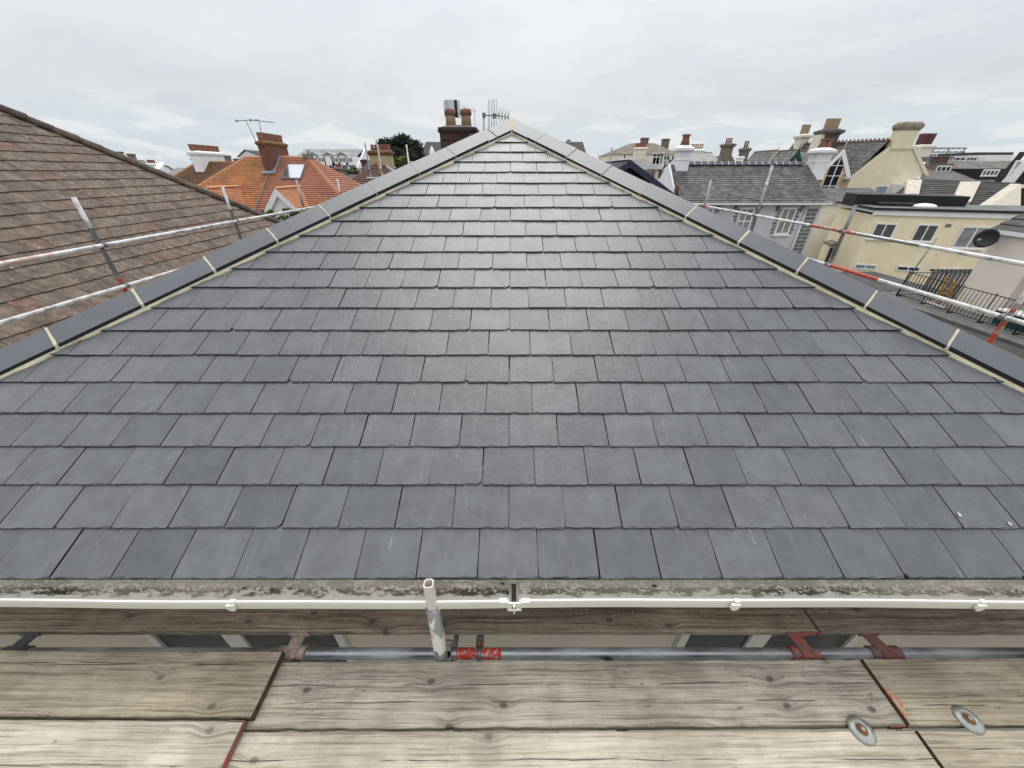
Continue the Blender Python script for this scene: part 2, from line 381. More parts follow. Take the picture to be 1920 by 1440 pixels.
def wood_mat(name, dark, mid, light, knot=.9, dirt=.35, speck=0):
    """dry weathered softwood: fine fibre, sparse drying cracks, small knots, footmarks and mortar splashes"""
    g = NT(name); base = g.coord('Object', (1, 1, 1), 29.0)
    wob = g.noise(g.coord('Object', (1.1, 2.5, 1), 29.0), 2.0, 3, .5, out='Color')
    vs = g.n('ShaderNodeVectorMath', operation='SUBTRACT'); g.l(wob, vs.inputs[0]); vs.inputs[1].default_value = (.5, .5, .5)
    vz = g.n('ShaderNodeVectorMath', operation='MULTIPLY'); g.l(vs.outputs[0], vz.inputs[0]); vz.inputs[1].default_value = (0, .020, 0)
    kv = g.voro(g.coord('Object', (3.4, 5.6, 0), 29.0), 1.0, dim='2D'); kd = kv.outputs['Distance']
    sep_ = g.n('ShaderNodeSeparateColor'); g.l(kv.outputs['Color'], sep_.inputs[0]); pick = g.step(sep_.outputs[0], .60, .64)
    kpush = g.math('MULTIPLY', g.math('MULTIPLY', g.math('SUBTRACT', 1.0, g.step(kd, .02, .30)), .016), pick)
    cx = g.n('ShaderNodeCombineXYZ'); g.l(kpush, cx.inputs[1])
    a1 = g.n('ShaderNodeVectorMath', operation='ADD'); g.l(base, a1.inputs[0]); g.l(vz.outputs[0], a1.inputs[1])
    a2 = g.n('ShaderNodeVectorMath', operation='ADD'); g.l(a1.outputs[0], a2.inputs[0]); g.l(cx.outputs[0], a2.inputs[1])
    def scaled(sv):
        mp = g.n('ShaderNodeMapping'); mp.inputs['Scale'].default_value = sv; g.l(a2.outputs[0], mp.inputs['Vector']); return mp.outputs[0]
    gr = g.noise(scaled((1.8, 105, 60)), 1.0, 3, .55); gr2 = g.noise(scaled((7.0, 250, 120)), 1.0, 3, .6)
    fac = g.math('ADD', g.math('MULTIPLY', gr, .62), g.math('MULTIPLY', gr2, .38))
    c = g.mix(g.step(fac, .39, .49), sc(dark, 1.0), mid); c = g.mix(g.step(fac, .49, .59), c, light)
    big = g.noise(base, 2.6, 7, .68)
    c = g.mix(1.0, c, g.mix(g.step(big, .28, .74), (.66, .645, .61), (1.16, 1.15, 1.12)), 'MULTIPLY')
    warm = g.step(g.noise(g.coord('Object', (.7, 2, 1), 13.0), 3.0, 4, .6), .42, .70)
    c = g.mix(g.math('MULTIPLY', warm, .4), c, g.mix(1.0, c, (1.04, .96, .84), 'MULTIPLY'))
    rag = g.math('ADD', kd, g.math('MULTIPLY', g.math('SUBTRACT', g.noise(base, 55, 3), .5), .05))
    kn = g.math('MULTIPLY', g.math('MULTIPLY', g.math('SUBTRACT', 1.0, g.step(rag, .034, .078)), pick), knot)
    halo = g.math('MULTIPLY', g.math('MULTIPLY', g.math('SUBTRACT', 1.0, g.step(rag, .06, .26)), pick), .32)
    c = g.mix(halo, c, sc(dark, .9)); c = g.mix(kn, c, sc(dark, .40))
    cr = g.step(g.noise(scaled((.45, 40, 30)), 1.0, 2, .5), .690, .712)
    c = g.mix(g.math('MULTIPLY', cr, .75), c, sc(dark, .25))
    loc = g.n('ShaderNodeSeparateXYZ'); g.l(g.n('ShaderNodeTexCoord').outputs['Object'], loc.inputs[0]); rn = g.rand()
    for kk, (amp, off) in enumerate(((.9, .13), (3.7, .71))):                  # long wandering splits
        cyy = g.math('MULTIPLY', g.math('SUBTRACT', g.math('FRACT', g.math('MULTIPLY', rn, 7.3 + amp * 11)), .5), .17)
        wv = g.noise(g.coord('Object', (1.6, 0, 0), 29.0 + kk), 1.0, 5, .6)
        ln = g.math('ABSOLUTE', g.math('SUBTRACT', g.math('SUBTRACT', loc.outputs[1], cyy), g.math('MULTIPLY', g.math('SUBTRACT', wv, .5), .035)))
        seg = g.step(g.noise(g.coord('Object', (2.4, 0, 0), 11.0 + kk * 5), 1.0, 3, .5), .46, .54)
        cl_ = g.math('MULTIPLY', g.math('SUBTRACT', 1.0, g.step(ln, .0008, .0026)), seg)
        c = g.mix(g.math('MULTIPLY', cl_, .85), c, sc(dark, .22)); cr = g.math('MAXIMUM', cr, cl_)
    nick = g.step(g.noise(scaled((16, 48, 30)), 1.0, 2, .5), .715, .75)
    c = g.mix(g.math('MULTIPLY', nick, .6), c, sc(dark, .4))
    ds = g.step(g.noise(g.coord('Object', (1, 1.3, 1), 61.0), 6, 9, .78), .50, .66)
    c = g.mix(g.math('MULTIPLY', ds, dirt), c, sc(dark, .62))
    mo = g.step(g.noise(g.coord('Object', (1, 1.6, 1), 83.0), 19, 6, .66), .685, .73)
    c = g.mix(g.math('MULTIPLY', mo, .55), c, (.58, .55, .49))
    if speck:
        sp = g.math('SUBTRACT', 1.0, g.step(g.voro(base, 85).outputs['Distance'], .10, .24)); area = g.step(g.noise(base, 1.4, 3), .42, .58)
        c = g.mix(g.math('MULTIPLY', g.math('MULTIPLY', sp, area), speck), c, (.50, .40, .30))
    hh = g.math('SUBTRACT', g.math('SUBTRACT', fac, g.math('MULTIPLY', cr, .8)), g.math('ADD', g.math('MULTIPLY', kn, .3), g.math('MULTIPLY', nick, .3)))
    return g.done(c, .85, 0, .22, g.bump(hh, .6, .006))
M_woodA = wood_mat('weathered grey board', (.207, .180, .146), (.355, .320, .268), (.440, .403, .345))
M_woodB = wood_mat('pale worn board', (.282, .248, .197), (.430, .392, .323), (.510, .472, .400), .7, .28)
M_woodC = wood_mat('brown weathered board', (.198, .168, .126), (.320, .279, .213), (.390, .348, .275), .7, .32)
M_woodD = wood_mat('shade toned speckled board', (.135, .104, .078), (.250, .200, .155), (.330, .274, .216), .7, .4, speck=.85)  # brown timber with the shade under eaves and gutter put into its colour
M_woodE = wood_mat('shade toned plain board', (.120, .095, .073), (.225, .190, .152), (.30, .258, .21), .7, .4)  # unspeckled brown timber, its colour also darkened for that shade
M_endw = plain('board end grain', (.075, .045, .028), .9, .4, 40, .4, 120)
M_orange = worn_mat('orange paint on wood', (.34, .28, .20), (.43, .115, .055), .40, .55, 30, 0, .7)
# gutter: clean white pvc outside, silt and moss lying along its floor
def gutter_mat():
    g = NT('mossy gutter pvc'); v = g.coord('Object'); sp = g.n('ShaderNodeSeparateXYZ'); g.l(v, sp.inputs[0])
    n = g.noise(g.coord('Object', (.8, 2.2, 1)), 16, 8, .68); fine = g.noise(g.coord('Object', (1, 1.6, 1)), 62, 6, .7)
    yb = g.math('ADD', sp.outputs[1], g.math('MULTIPLY', g.math('SUBTRACT', n, .5), .085))
    band = g.math('MULTIPLY', g.step(yb, .052, .066), g.math('SUBTRACT', 1.0, g.math('MULTIPLY', g.step(yb, .080, .100), .55)))
    patch = g.step(g.math('ADD', g.math('MULTIPLY', n, .5), g.math('MULTIPLY', fine, .5)), .455, .515)
    k = g.math('MULTIPLY', band, patch)
    lng = g.step(g.noise(g.coord('Object', (.55, .1, 1)), 2.2, 4, .6), .40, .66)
    k = g.math('MULTIPLY', k, g.math('ADD', .62, g.math('MULTIPLY', lng, .38)))
    film = g.math('MULTIPLY', g.step(yb, .035, .09), .55)
    c = g.mix(film, (.69, .665, .595), (.60, .53, .40))
    moss = g.mix(g.step(fine, .4, .62), (.020, .017, .011), (.080, .064, .036))
    c = g.mix(k, c, moss)
    return g.done(c, g.math('ADD', .35, g.math('MULTIPLY', k, .5)), 0, .4, g.bump(g.math('MULTIPLY', k, fine), .5, .008))
M_gut = gutter_mat()
def tile_mat(name, lo, mid, hi):
    g = NT(name); v = g.coord('Object', (1, 1, 1), 43.0); r = g.rand()
    c = g.mix(g.step(r, 0, .55), lo, mid); c = g.mix(g.step(r, .80, 1.0), c, hi)
    wv = g.coord('Object', (1.2, 1, 1), 0)
    c = g.mix(1.0, c, g.mix(g.step(g.noise(v, 6, 7, .68), .3, .72), (.58, .57, .56), (1.34, 1.31, 1.25)), 'MULTIPLY')
    fine = g.noise(v, 17, 6, .75)
    c = g.mix(g.math('MULTIPLY', g.step(fine, .56, .72), .55), c, (.19, .165, .135))
    c = g.mix(g.math('MULTIPLY', g.step(fine, .42, .28), .5), c, (.03, .025, .022))
    lich = g.math('SUBTRACT', 1.0, g.step(g.voro(v, 8).outputs['Distance'], .10, .20))
    c = g.mix(g.math('MULTIPLY', g.math('MULTIPLY', lich, g.step(g.noise(v, 2.6, 3), .50, .62)), .8), c, (.42, .40, .36))
    yel = g.step(g.noise(g.coord('Object', (1, 1, 1), 77.0), 11, 4, .6), .67, .75)
    c = g.mix(g.math('MULTIPLY', yel, .55), c, (.27, .155, .045))
    return g.done(c, .88, 0, .25, g.bump(g.math('ADD', fine, g.noise(v, 12, 5)), .6, .012))
M_btile = tile_mat('weathered brown tile', (.122, .093, .077), (.160, .126, .103), (.165, .104, .083))
M_bhip = tile_mat('mossy hip tile', (.060, .046, .038), (.095, .074, .058), (.12, .09, .065))

# ------------------------------------------------------------------ ground
mb = MB(); mb.face([(-2500, -400, 0), (2500, -400, 0), (2500, 5000, 0), (-2500, 5000, 0)])
tag(mb.build('ground', M_asph), kind='structure')

# ------------------------------------------------------------------ the slate roofed house under the camera
ALPHA = R(24.7); EY = .874
E0 = at(960, 1086, Y=EY); EZ = E0.z
UP = Vector((0, math.cos(ALPHA), math.sin(ALPHA))); NR = Vector((0, -math.sin(ALPHA), math.cos(ALPHA)))
RS = 4.550; RWL, RWR = 4.060, 3.862; RW = RS * math.cos(ALPHA)                    # slope length to the apex, half width at the eaves
def roofpt(X, s, h=0.0): return Vector((X, EY, EZ)) + UP * s + NR * h
def on_roof(px, py, h=0.0):
    r = ray(px, py); o = Vector((0, 0, CAMZ)); t = ((Vector((0, EY, EZ)) - o).dot(NR) + h) / r.dot(NR); p = o + r * t
    return p.x, (p - Vector((0, EY, EZ))).dot(UP)
BY = 9.6                                                 # ridge runs back to here, then the far hip end
APEX = roofpt(0, RS)
house = thing('slate_roofed_house', (0, EY + RW, 0), 'house with a new dark grey slate hipped roof, filling the middle of the view', 'house')
mb = MB(); WY = 1.165
mb.box(-RWL + .29, RWR - .29, WY, BY + RW - .29, 0, EZ - .10)
M_wall = plain('cream house wall', (.60, .54, .425), .85, .06, 1.5, .15, 70)
wall = mb.build('wall', M_wall, house)
mb = MB(); mb.box(-RWL, RWR, EY + .045, EY + .065, EZ - .17, EZ - .012); mb.box(-RWL, RWR, EY + .065, WY, EZ - .17, EZ - .155); mb.build('fascia', M_pvc, house)
mb = MB()
for a, b in ((-2.35, -1.085), (1.085, 2.24)):
    zt = CAMZ - 2.455
    w = MB(); xm = a + (b - a) * .42
    for q in ((a, a + .05), (xm - .035, xm + .085), (b - .05, b)): w.box(q[0], q[1], WY - .03, WY - .002, zt - 1.25, zt)
    w.box(a + .05, xm - .035, WY - .03, WY - .002, zt - .055, zt); w.box(xm + .085, b - .05, WY - .03, WY - .002, zt - .055, zt); w.box(a + .05, b - .05, WY - .03, WY - .0025, zt - 1.25, zt - 1.19)
    win = w.build('window', M_pvc, house)
    for (p, q, m) in ((a + .05, xm - .035, M_glass), (xm + .085, b - .05, M_ply)):
        g_ = MB(); g_.box(p, q, WY - .014, WY - .004, zt - 1.19, zt - .055); g_.build('pane', m, win)
# roof boarding
mb = MB()
B1 = Vector((0, BY, APEX.z)); fl, fr = roofpt(-RWL, 0), roofpt(RWR, 0); bl, br = Vector((-RWL, BY + RW, EZ)), Vector((RWR, BY + RW, EZ))
dz = Vector((0, 0, -.004))
mb.face([fl + dz, fr + dz, APEX + dz])
front = mb.build('front_slope', M_deck, house)
M_slatefar = brick_mat('slate courses', ((.062, .067, .077), (.10, .105, .115)), .255, .2075, .5)
for nm, q in (('side_slope', (bl, fl, APEX, B1)), ('side_slope', (fr, br, B1, APEX)), ('back_slope', (br, bl, B1, B1))):
    mb = MB(); courses(mb, *q, 22, .010); mb.build(nm, M_slatefar, house)
# --- slates
rows_y = [1086, 993, 912.4, 841.2, 778.6, 720.8, 670, 623.8, 582, 543.6, 508.6, 476.8, 446.6, 418.6, 393.6, 369.6, 347.6, 327.2, 307.6, 289, 271.2, 254]
rows_s = [on_roof(960, y)[1] for y in rows_y]; rows_s[0] = 0.0
SW = .255; TK = .0095; LEN = .30
def hw(s, W_=None): return (W_ or RWL) * (1 - s / RS) - .125              # half width that slates reach at height s, under the hip tiles
def slate_outline(w, L, rng, chip=True):
    """outer outline counter-clockwise from the lower left corner, in local metres"""
    pts = []; n = 11; g = rng.uniform(.001, .0028)
    x0, x1 = -w / 2 + g, w / 2 - rng.uniform(.001, .0028)
    cl = rng.random() < .05 and chip; cr = rng.random() < .09 and chip
    dl, dr = rng.uniform(.008, .022), rng.uniform(.008, .024)
    ph = rng.uniform(0, 6)
    for i in range(n + 1):
        f = i / n; x = x0 + (x1 - x0) * f; y = rng.uniform(-.0015, .0015) + .0005 * math.sin(f * 7 + ph)
        if cl and i == 0: y += dl
        if cr and i == n: y += dr
        pts.append([x, y])
    for i in range(1, 5): pts.append([x1 + rng.uniform(-.0012, .0006), L * i / 4])
    for i in range(4, 0, -1): pts.append([x0 + rng.uniform(-.0006, .0012), L * i / 4])
    return pts, n + 1
def slate_mesh(pts, nb, rng, bev=True):
    """top face, a ragged dressed lower arris and the edges"""
    mb = MB(); N = len(pts); tops = []
    for i, (x, y) in enumerate(pts):
        if bev and i < nb:
            d = rng.choice((.0012, .0015, .002, .003, .005, .009)) ; tops.append((min(max(x, pts[0][0] + .001), pts[nb - 1][0] - .001), y + d, TK))
        else: tops.append((x, y, TK))
    v = [(x, y, TK * (.45 if (bev and i < nb) else .8)) for i, (x, y) in enumerate(pts)] + [(x, y, 0) for x, y in pts] + tops
    f = [tuple(range(2 * N, 3 * N))]; e_ = []
    for i in range(N):
        j = (i + 1) % N
        (f if bev and i < nb - 1 else e_).append((i, j, 2 * N + j, 2 * N + i)); e_.append((N + i, N + j, j, i))
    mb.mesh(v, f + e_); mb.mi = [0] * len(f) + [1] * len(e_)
    return mb
VAR = []
for k in range(26):
    rg = random.Random(100 + k); p, nb = slate_outline(SW, LEN, rg)
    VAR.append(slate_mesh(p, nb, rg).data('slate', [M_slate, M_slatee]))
def clip_poly(poly, a, b, c):
    """keep a*x+b*y<=c"""
    out = []
    for i in range(len(poly)):
        p, q = poly[i], poly[(i + 1) % len(poly)]; dp = a * p[0] + b * p[1] - c; dq = a * q[0] + b * q[1] - c
        if dp <= 0: out.append(p)
        if (dp < 0 < dq) or (dq < 0 < dp):
            t = dp / (dp - dq); out.append([p[0] + (q[0] - p[0]) * t, p[1] + (q[1] - p[1]) * t])
    return out
rs = random.Random(5); SL = []
for r_, s0 in enumerate(rows_s):
    if s0 > RS - .2: break
    s1 = rows_s[r_ + 1] if r_ + 1 < len(rows_s) else RS
    gz = s1 - s0
    off = (-.565 if r_ % 2 == 0 else -.06) * SW
    HA, HB = hw(s0, RWL), hw(s0, RWR); k0 = int(math.floor((-HA - off) / SW)) - 1; k1 = int(math.ceil((HB - off) / SW)) + 1
    for k in range(k0, k1):
        xa, xb = off + k * SW, off + (k + 1) * SW; xc = (xa + xb) / 2
        if xa >= HB or xb <= -HA: continue
        whole = -xa <= hw(s0 + LEN, RWL) and xb <= hw(s0 + LEN, RWR)
        SL.append((r_, xc, s0, gz, whole))
def slate_size(e):
    p = proj(roofpt(e[1], e[2] + .1))
    if p is None: return 0
    q = [proj(roofpt(e[1] + dx, e[2] + ds)) for dx in (-.12, .12) for ds in (0, .2)]
    if all(a is None or not (-2 < a[0] < 1922 and 0 < a[1] < 1440) for a in q): return 0
    return 1 / p[2]
SL.sort(key=slate_size, reverse=True)
rest = MB()
for i, (r_, xc, s0, gz, whole) in enumerate(SL):
    h0 = .0165 + rs.uniform(-.0008, .0012); tilt = -math.atan((TK + .0012) / gz) + rs.uniform(-.0035, .0035)
    rz = rs.uniform(-.0035, .0035); dx, ds = rs.uniform(-.0012, .0012), rs.uniform(-.0022, .0022); roll = rs.uniform(-.005, .005)
    rot = Matrix.Rotation(ALPHA, 4, 'X') @ Matrix.Rotation(rz, 4, 'Z') @ Matrix.Rotation(tilt, 4, 'X') @ Matrix.Rotation(roll, 4, 'Y')
    loc = roofpt(xc + dx, s0 + ds, h0)
    me = None; cut = None
    if not whole:
        rg = random.Random(1000 + i); p, nb = slate_outline(SW, LEN, rg, False)
        kr, kl = RWR / RS, RWL / RS
        poly = clip_poly(p, 1, kr, RWR - .125 - kr * s0 - xc); poly = clip_poly(poly, -1, kl, RWL - .125 - kl * s0 + xc)
        if len(poly) < 3: continue
        cut = slate_mesh(poly, 0, rg, False)
    if slate_size((r_, xc, s0)) > 0 and i < 300:
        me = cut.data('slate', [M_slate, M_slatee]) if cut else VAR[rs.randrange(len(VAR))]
        put('slate', me, front, loc, rot.to_euler())
    else:
        if cut is None:
            rg = random.Random(3000 + i); p, nb = slate_outline(SW, LEN, rg); cut = slate_mesh(p, nb, rg)
        T = Matrix.Translation(loc) @ rot
        n0 = len(rest.mi); rest.mesh([T @ v for v in cut.v], cut.f); rest.mi[n0:] = cut.mi
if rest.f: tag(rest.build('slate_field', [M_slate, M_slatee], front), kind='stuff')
# --- hips: mortar bed, angled tiles, pointed joints
HP = .140
RUN = RS * math.cos(ALPHA)
def hip_dirs(sd):
    W_ = RWL if sd > 0 else RWR; d_ = Vector((W_, RS)).normalized(); return W_, d_, Vector((d_.y, -d_.x))   # along the hip and into the front slope, in (X, s)
def hip_front(l, p, dz, sd):
    W_, d_, n_ = hip_dirs(sd); q = Vector((-W_, 0)) + d_ * l + n_ * p
    w = roofpt(q.x, q.y) + Vector((0, 0, dz)); return Vector((w.x * sd, w.y, w.z))
def hip_back(l, p, dz, sd):
    """the other wing: mirrored in the upright plane through the hip"""
    W_ = RWL if sd > 0 else RWR; w = hip_front(l, p, dz, sd); w.x *= sd; a_ = Vector((W_, RUN)).normalized(); r_ = Vector((w.x + W_, w.y - EY)); m_ = a_ * (2 * r_.dot(a_)) - r_
    return Vector(((m_.x - W_) * sd, EY + m_.y, w.z))
def hip_joint(px, py):
    sd = 1 if px < 960 else -1; W_, d_, n_ = hip_dirs(sd); X, s = on_roof(px, py, .045); return Vector((-abs(X) + W_, s)).dot(d_)
joints_l = [hip_joint(*p) for p in ((100, 651), (264, 577), (400, 512), (518, 456), (618, 410), (707, 368), (786, 329.5), (856, 297.5), (918, 268), (932, 259.5))]
joints_r = [hip_joint(*p) for p in ((1788, 645), (1632, 572), (1504, 508), (1390, 457), (1290, 409), (1204, 366), (1128, 331), (1058, 300), (1000, 271), (984, 262))]
def section(l0, l1, sd, A, B, Bz, C, D, apex=False):
    """angle tile between l0 and l1; at the apex the front wing is cut on the middle line"""
    d_ = hip_dirs(sd)[1]; lf = (l1 - HP * d_.y / d_.x) if apex else l1
    P = [[hip_back(l, HP, C, sd), hip_back(l, HP, B, sd), hip_front(l, 0, A, sd), hip_front(m, HP, B, sd), hip_front(m, HP, C, sd), hip_front(l, 0, D, sd)] for l, m in ((l0, l0), (l1, lf))]
    return P
for sd, jl, nm in ((1, joints_l, 'left'), (-1, joints_r, 'right')):
    hd = hip_dirs(sd)[1]; l_end = math.hypot(RWL if sd > 0 else RWR, RS); cutb = HP * hd.y / hd.x
    js = sorted(jl); step = .455
    while js[0] > .35: js.insert(0, js[0] - step)
    js = [.02] + js + [l_end - .006]
    bed = MB(); rg = random.Random(11 + sd); prev = None; L = l_end; N = 150
    for i in range(N + 1):
        l = .02 + (l_end - cutb - .02) * i / N
        j1, j2 = rg.uniform(-.003, .003), rg.uniform(-.005, .006) + .004 * math.sin(i * .37)
        ring = [hip_front(l, HP - .03, .034, sd), hip_front(l, HP + .002 + j1 * .4, .0365, sd), hip_front(l, HP + .009 + j2, .026, sd), hip_front(l, HP + .013 + j2, .012, sd), hip_front(l, HP - .02, .0, sd)]
        rb = [hip_back(l, HP - .03, .034, sd), hip_back(l, HP + .004, .0365, sd), hip_back(l, HP + .012, .012, sd), hip_back(l, HP - .02, .0, sd)]
        if prev:
            for k in range(4):
                q = [prev[0][k], ring[k], ring[k + 1], prev[0][k + 1]]; bed.face(q if sd > 0 else q[::-1], 0, None, k in (1, 2))
            for k in range(3):
                q = [prev[1][k], prev[1][k + 1], rb[k + 1], rb[k]]; bed.face(q if sd > 0 else q[::-1])
        prev = (ring, rb)
    bedo = bed.build('hip_mortar_bed', M_mortar, house)
    for k in range(len(js) - 1):
        a, b = js[k] + .005, js[k + 1] - .005; last = k == len(js) - 2
        if last: b = js[k + 1]
        hl = rg.uniform(-.004, .005)
        P = section(a, b, sd, .096 + hl, .060 + hl, 0, .0385 + hl, .072, last)
        t = MB(); n = 6
        for i in range(n):
            j = (i + 1) % n; q = [P[0][i], P[0][j], P[1][j], P[1][i]]
            t.face(q if sd > 0 else q[::-1], 1 if i in (3, 0) else 0)
        t.face(P[0][::-1] if sd > 0 else P[0]); t.face(P[1] if sd > 0 else P[1][::-1], 1)
        t.build('hip_tile', [M_hip, M_hipedge], bedo)
        if not last:
            jm = MB(); rj = random.Random(k * 7 + sd)
            far_ = js[k + 1] > l_end - 2.3; wd = .0075 if not far_ else .0035
            m0, m1 = js[k + 1] - wd, js[k + 1] + wd; rows = []
            for p in (0, .035, .07, .11, HP + .003):
                z = .098 + (.062 - .098) * p / HP
                e0, e1 = rj.uniform(-.002, .002), rj.uniform(-.002, .003)
                rows.append((hip_front(m0 + e0, p, z, sd), hip_front(m1 + e1, p, z, sd)))
            rows.append((hip_front(m0 - .003, HP + .005, .034, sd), hip_front(m1 + .003, HP + .005, .034, sd)))
            for u_, v_ in zip(rows[:-1], rows[1:]):
                q = [u_[0], u_[1], v_[1], v_[0]]; jm.face(q if sd < 0 else q[::-1])
            rowsb = [(hip_back(m0, p, .098 + (.062 - .098) * p / HP, sd), hip_back(m1, p, .098 + (.062 - .098) * p / HP, sd)) for p in (0, .09, HP + .003)]
            for u_, v_ in zip(rowsb[:-1], rowsb[1:]):
                q = [u_[0], u_[1], v_[1], v_[0]]; jm.face(q if sd > 0 else q[::-1])
            for i_, s_ in ((0, 1), (1, -1)):
                for u_, v_ in zip(rows[:-2], rows[1:-1]):
                    q = [u_[i_], v_[i_], v_[i_] - Vector((0, 0, .02)), u_[i_] - Vector((0, 0, .02))]; jm.face(q)
            jm.build('mortar_joint', M_mortarg if far_ else M_mortar, bedo)
# mitre joint at the apex and the ridge running back
s_ap = lambda p: RS - p * math.hypot(RWL, RS) / RWL
mb = MB(); a, b = APEX + Vector((0, 0, .0975)), roofpt(0, s_ap(HP + .004)) + Vector((0, 0, .064))
c = roofpt(0, s_ap(HP + .014)) + Vector((0, 0, .012))
x_ = Vector((.011, 0, 0)); dn = Vector((0, 0, -.03))
mb.face([a - x_, b - x_, b + x_, a + x_]); mb.face([b - x_, c - x_ * 1.6, c + x_ * 1.6, b + x_])
mb.face([a - x_, a - x_ + dn, b - x_ + dn, b - x_]); mb.face([a + x_, b + x_, b + x_ + dn, a + x_ + dn])
mb.build('apex_mortar', M_mortar, house)
for k in range(10):
    y0, y1 = APEX.y + .03 + k * .45, APEX.y + .47 + k * .45; t = MB()
    pr = [(-.17, -.02), (-.17, .0), (0, .092), (.17, .0), (.17, -.02), (0, .07)]
    t.prism([(x, y0, APEX.z + z) for x, z in pr], (0, y1 - y0, 0)); t.build('ridge_tile', M_hip, house)
# --- gutter
GZ = CAMZ - 1.503; GYF = .799
prof = [(-.004, .0), (-.006, -.012), (-.004, -.050), (.006, -.062), (.030, -.070), (.085, -.070), (.114, -.058), (.118, .0), (.115, .0), (.110, -.055), (.084, -.066), (.058, -.0675), (.032, -.066), (.010, -.059), (.002, -.048), (.0005, -.010), (.003, .0015)]
def gutter_piece(x0, x1, nm, n):
    g_ = MB(); prev = None
    for i in range(n + 1):
        x = x0 + (x1 - x0) * i / n; sag = .004 * math.sin(x * 1.9) + .0015 * math.sin(x * 5.3)
        ring = [Vector((x, GYF + p[0] + sag * .5, GZ + p[1] + sag)) for p in prof]
        if prev:
            for k in range(len(prof)):
                j = (k + 1) % len(prof); g_.face([prev[k], ring[k], ring[j], prev[j]], 0, None, k not in (15, 16))
        prev = ring
    return g_.build(nm, M_gut, house, (0, GYF, GZ))
gut = gutter_piece(-RWL, -.012, 'gutter', 60); gut2 = gutter_piece(.030, RWR, 'gutter', 60)
mb = MB()                                                    # union where two lengths meet
sagf = lambda x: .004 * math.sin(x * 1.9) + .0015 * math.sin(x * 5.3)
for x0, x1 in ((-.052, -.020), (.040, .072)):
    mb.box(x0, x1, GYF - .012, GYF + .006, GZ - .030, GZ + .007)
mb.box(-.020, .040, GYF - .010, GYF - .004, GZ - .034, GZ - .004); mb.box(.006, .012, GYF - .022, GYF - .011, GZ - .062, GZ - .006)
mb.box(-.020, .040, GYF - .003, GYF + .11, GZ - .0765, GZ - .071)
un = mb.build('gutter_union', M_pvc, gut)
mb = MB(); mb.box(-.002, .018, GYF + .004, GYF + .105, GZ - .070, GZ - .064); mb.build('silt', plain('silt', (.075, .060, .038), .9, .5, 90, .5, 150), un)
for px in (440, 1378, 1836):
    x = at(px, 1130, Y=GYF).x; s = sagf(x); mb = MB()
    mb.box(x - .011, x + .011, GYF - .009, GYF + .004, GZ - .006 + s, GZ + .0055 + s)
    mb.prism([(x - .024, GYF - .0085, GZ - .006 + s), (x + .011, GYF - .0085, GZ - .006 + s), (x + .011, GYF - .0085, GZ - .030 + s), (x + .001, GYF - .0085, GZ - .044 + s), (x - .014, GYF - .0085, GZ - .044 + s), (x - .027, GYF - .0085, GZ - .026 + s)], (0, -.010, 0))
    mb.build('gutter_clip', M_pvc, gut if x < 0 else gut2)
rg = random.Random(3)
for k, (px, py) in enumerate(((66, 1098), (458, 1105), (943, 1096), (1226, 1100), (510, 1107))):     # chips of slate in the gutter
    c = at(px, py, Z=GZ + -.064 - CAMZ); mb = MB(); n = 5
    mb.prism([c + Vector((math.cos(i * 1.25 + k) * rg.uniform(.006, .014), math.sin(i * 1.25 + k) * rg.uniform(.004, .009), .002 + rg.uniform(0, .004))) for i in range(n)], (0, 0, .003))
    o = mb.build('slate_chip', M_slate); tag(o, ('slate chip in the gutter at the far left of the view', 'slate chip in the gutter above the left gutter clip', 'slate chip in the gutter beside the white union', 'slate chip in the gutter right of the white union', 'slate chip in the gutter between the left clip and the tube')[k], 'slate chip', 'slate chips lying in the gutter')
# bird droppings and an offcut lying on the slates
# --- chimney on the far part of the roof
CY = 8.3; cx0, cx1 = at(827, 283, Y=CY).x, at(893, 283, Y=CY).x; cz = lambda py: at(860, py, Y=CY).z
mb = MB(); mb.box(cx0 + .006, cx1 - .006, CY + .006, CY + .70, EZ + .9, cz(249)); core = mb.build('chimney', M_brickj, house)
zb = cz(249); k = 0
bm_ = MB(); bm_.box(-.106, .106, 0, .10, 0, .064); bl_ = bm_.data('brick', M_brick)
bm_ = MB(); bm_.box(-.051, .051, 0, .10, 0, .064); bs_ = bm_.data('brick', M_brick)
bm_ = MB(); bm_.box(0, .10, -.106, .106, 0, .064); bsd_ = bm_.data('brick', M_brick)
W_ = cx1 - cx0; rb = random.Random(9)
while zb - .075 > APEX.z - .55 - .3:
    zb -= .075; x = cx0 + (.106 if k % 2 else .051)
    for i in range(9):
        me, hwid = (bl_, .106) if not (k % 2 == 0 and i == 0) else (bs_, .051)
        xx = cx0 + hwid if i == 0 else x
        if xx + hwid > cx1 + .02: break
        put('brick', me, core, (xx, CY + rb.uniform(-.002, .002), zb)); x = xx + hwid + .010 + .106
    for i in range(3): put('brick', bsd_, core, (cx1 - .1 + rb.uniform(-.002, .002), CY + .215 + i * .222 + (.0 if k % 2 else .05), zb))
    k += 1
mb = MB(); z0, z1, z2 = cz(249), cz(245), cz(238.5)
mb.hexa([(cx0 - .015, CY - .02, z0 + .001), (cx1 + .015, CY - .02, z0 + .001), (cx1 + .015, CY + .72, z0 + .001), (cx0 - .015, CY + .72, z0 + .001)], [(cx0 - .035, CY - .04, z1), (cx1 + .035, CY - .04, z1), (cx1 + .035, CY + .74, z1), (cx0 - .035, CY + .74, z1)])
mb.box(cx0 - .022, cx1 + .022, CY - .028, CY + .728, z1 + .003, z2); mb.build('chimney_cap', M_soot, core)
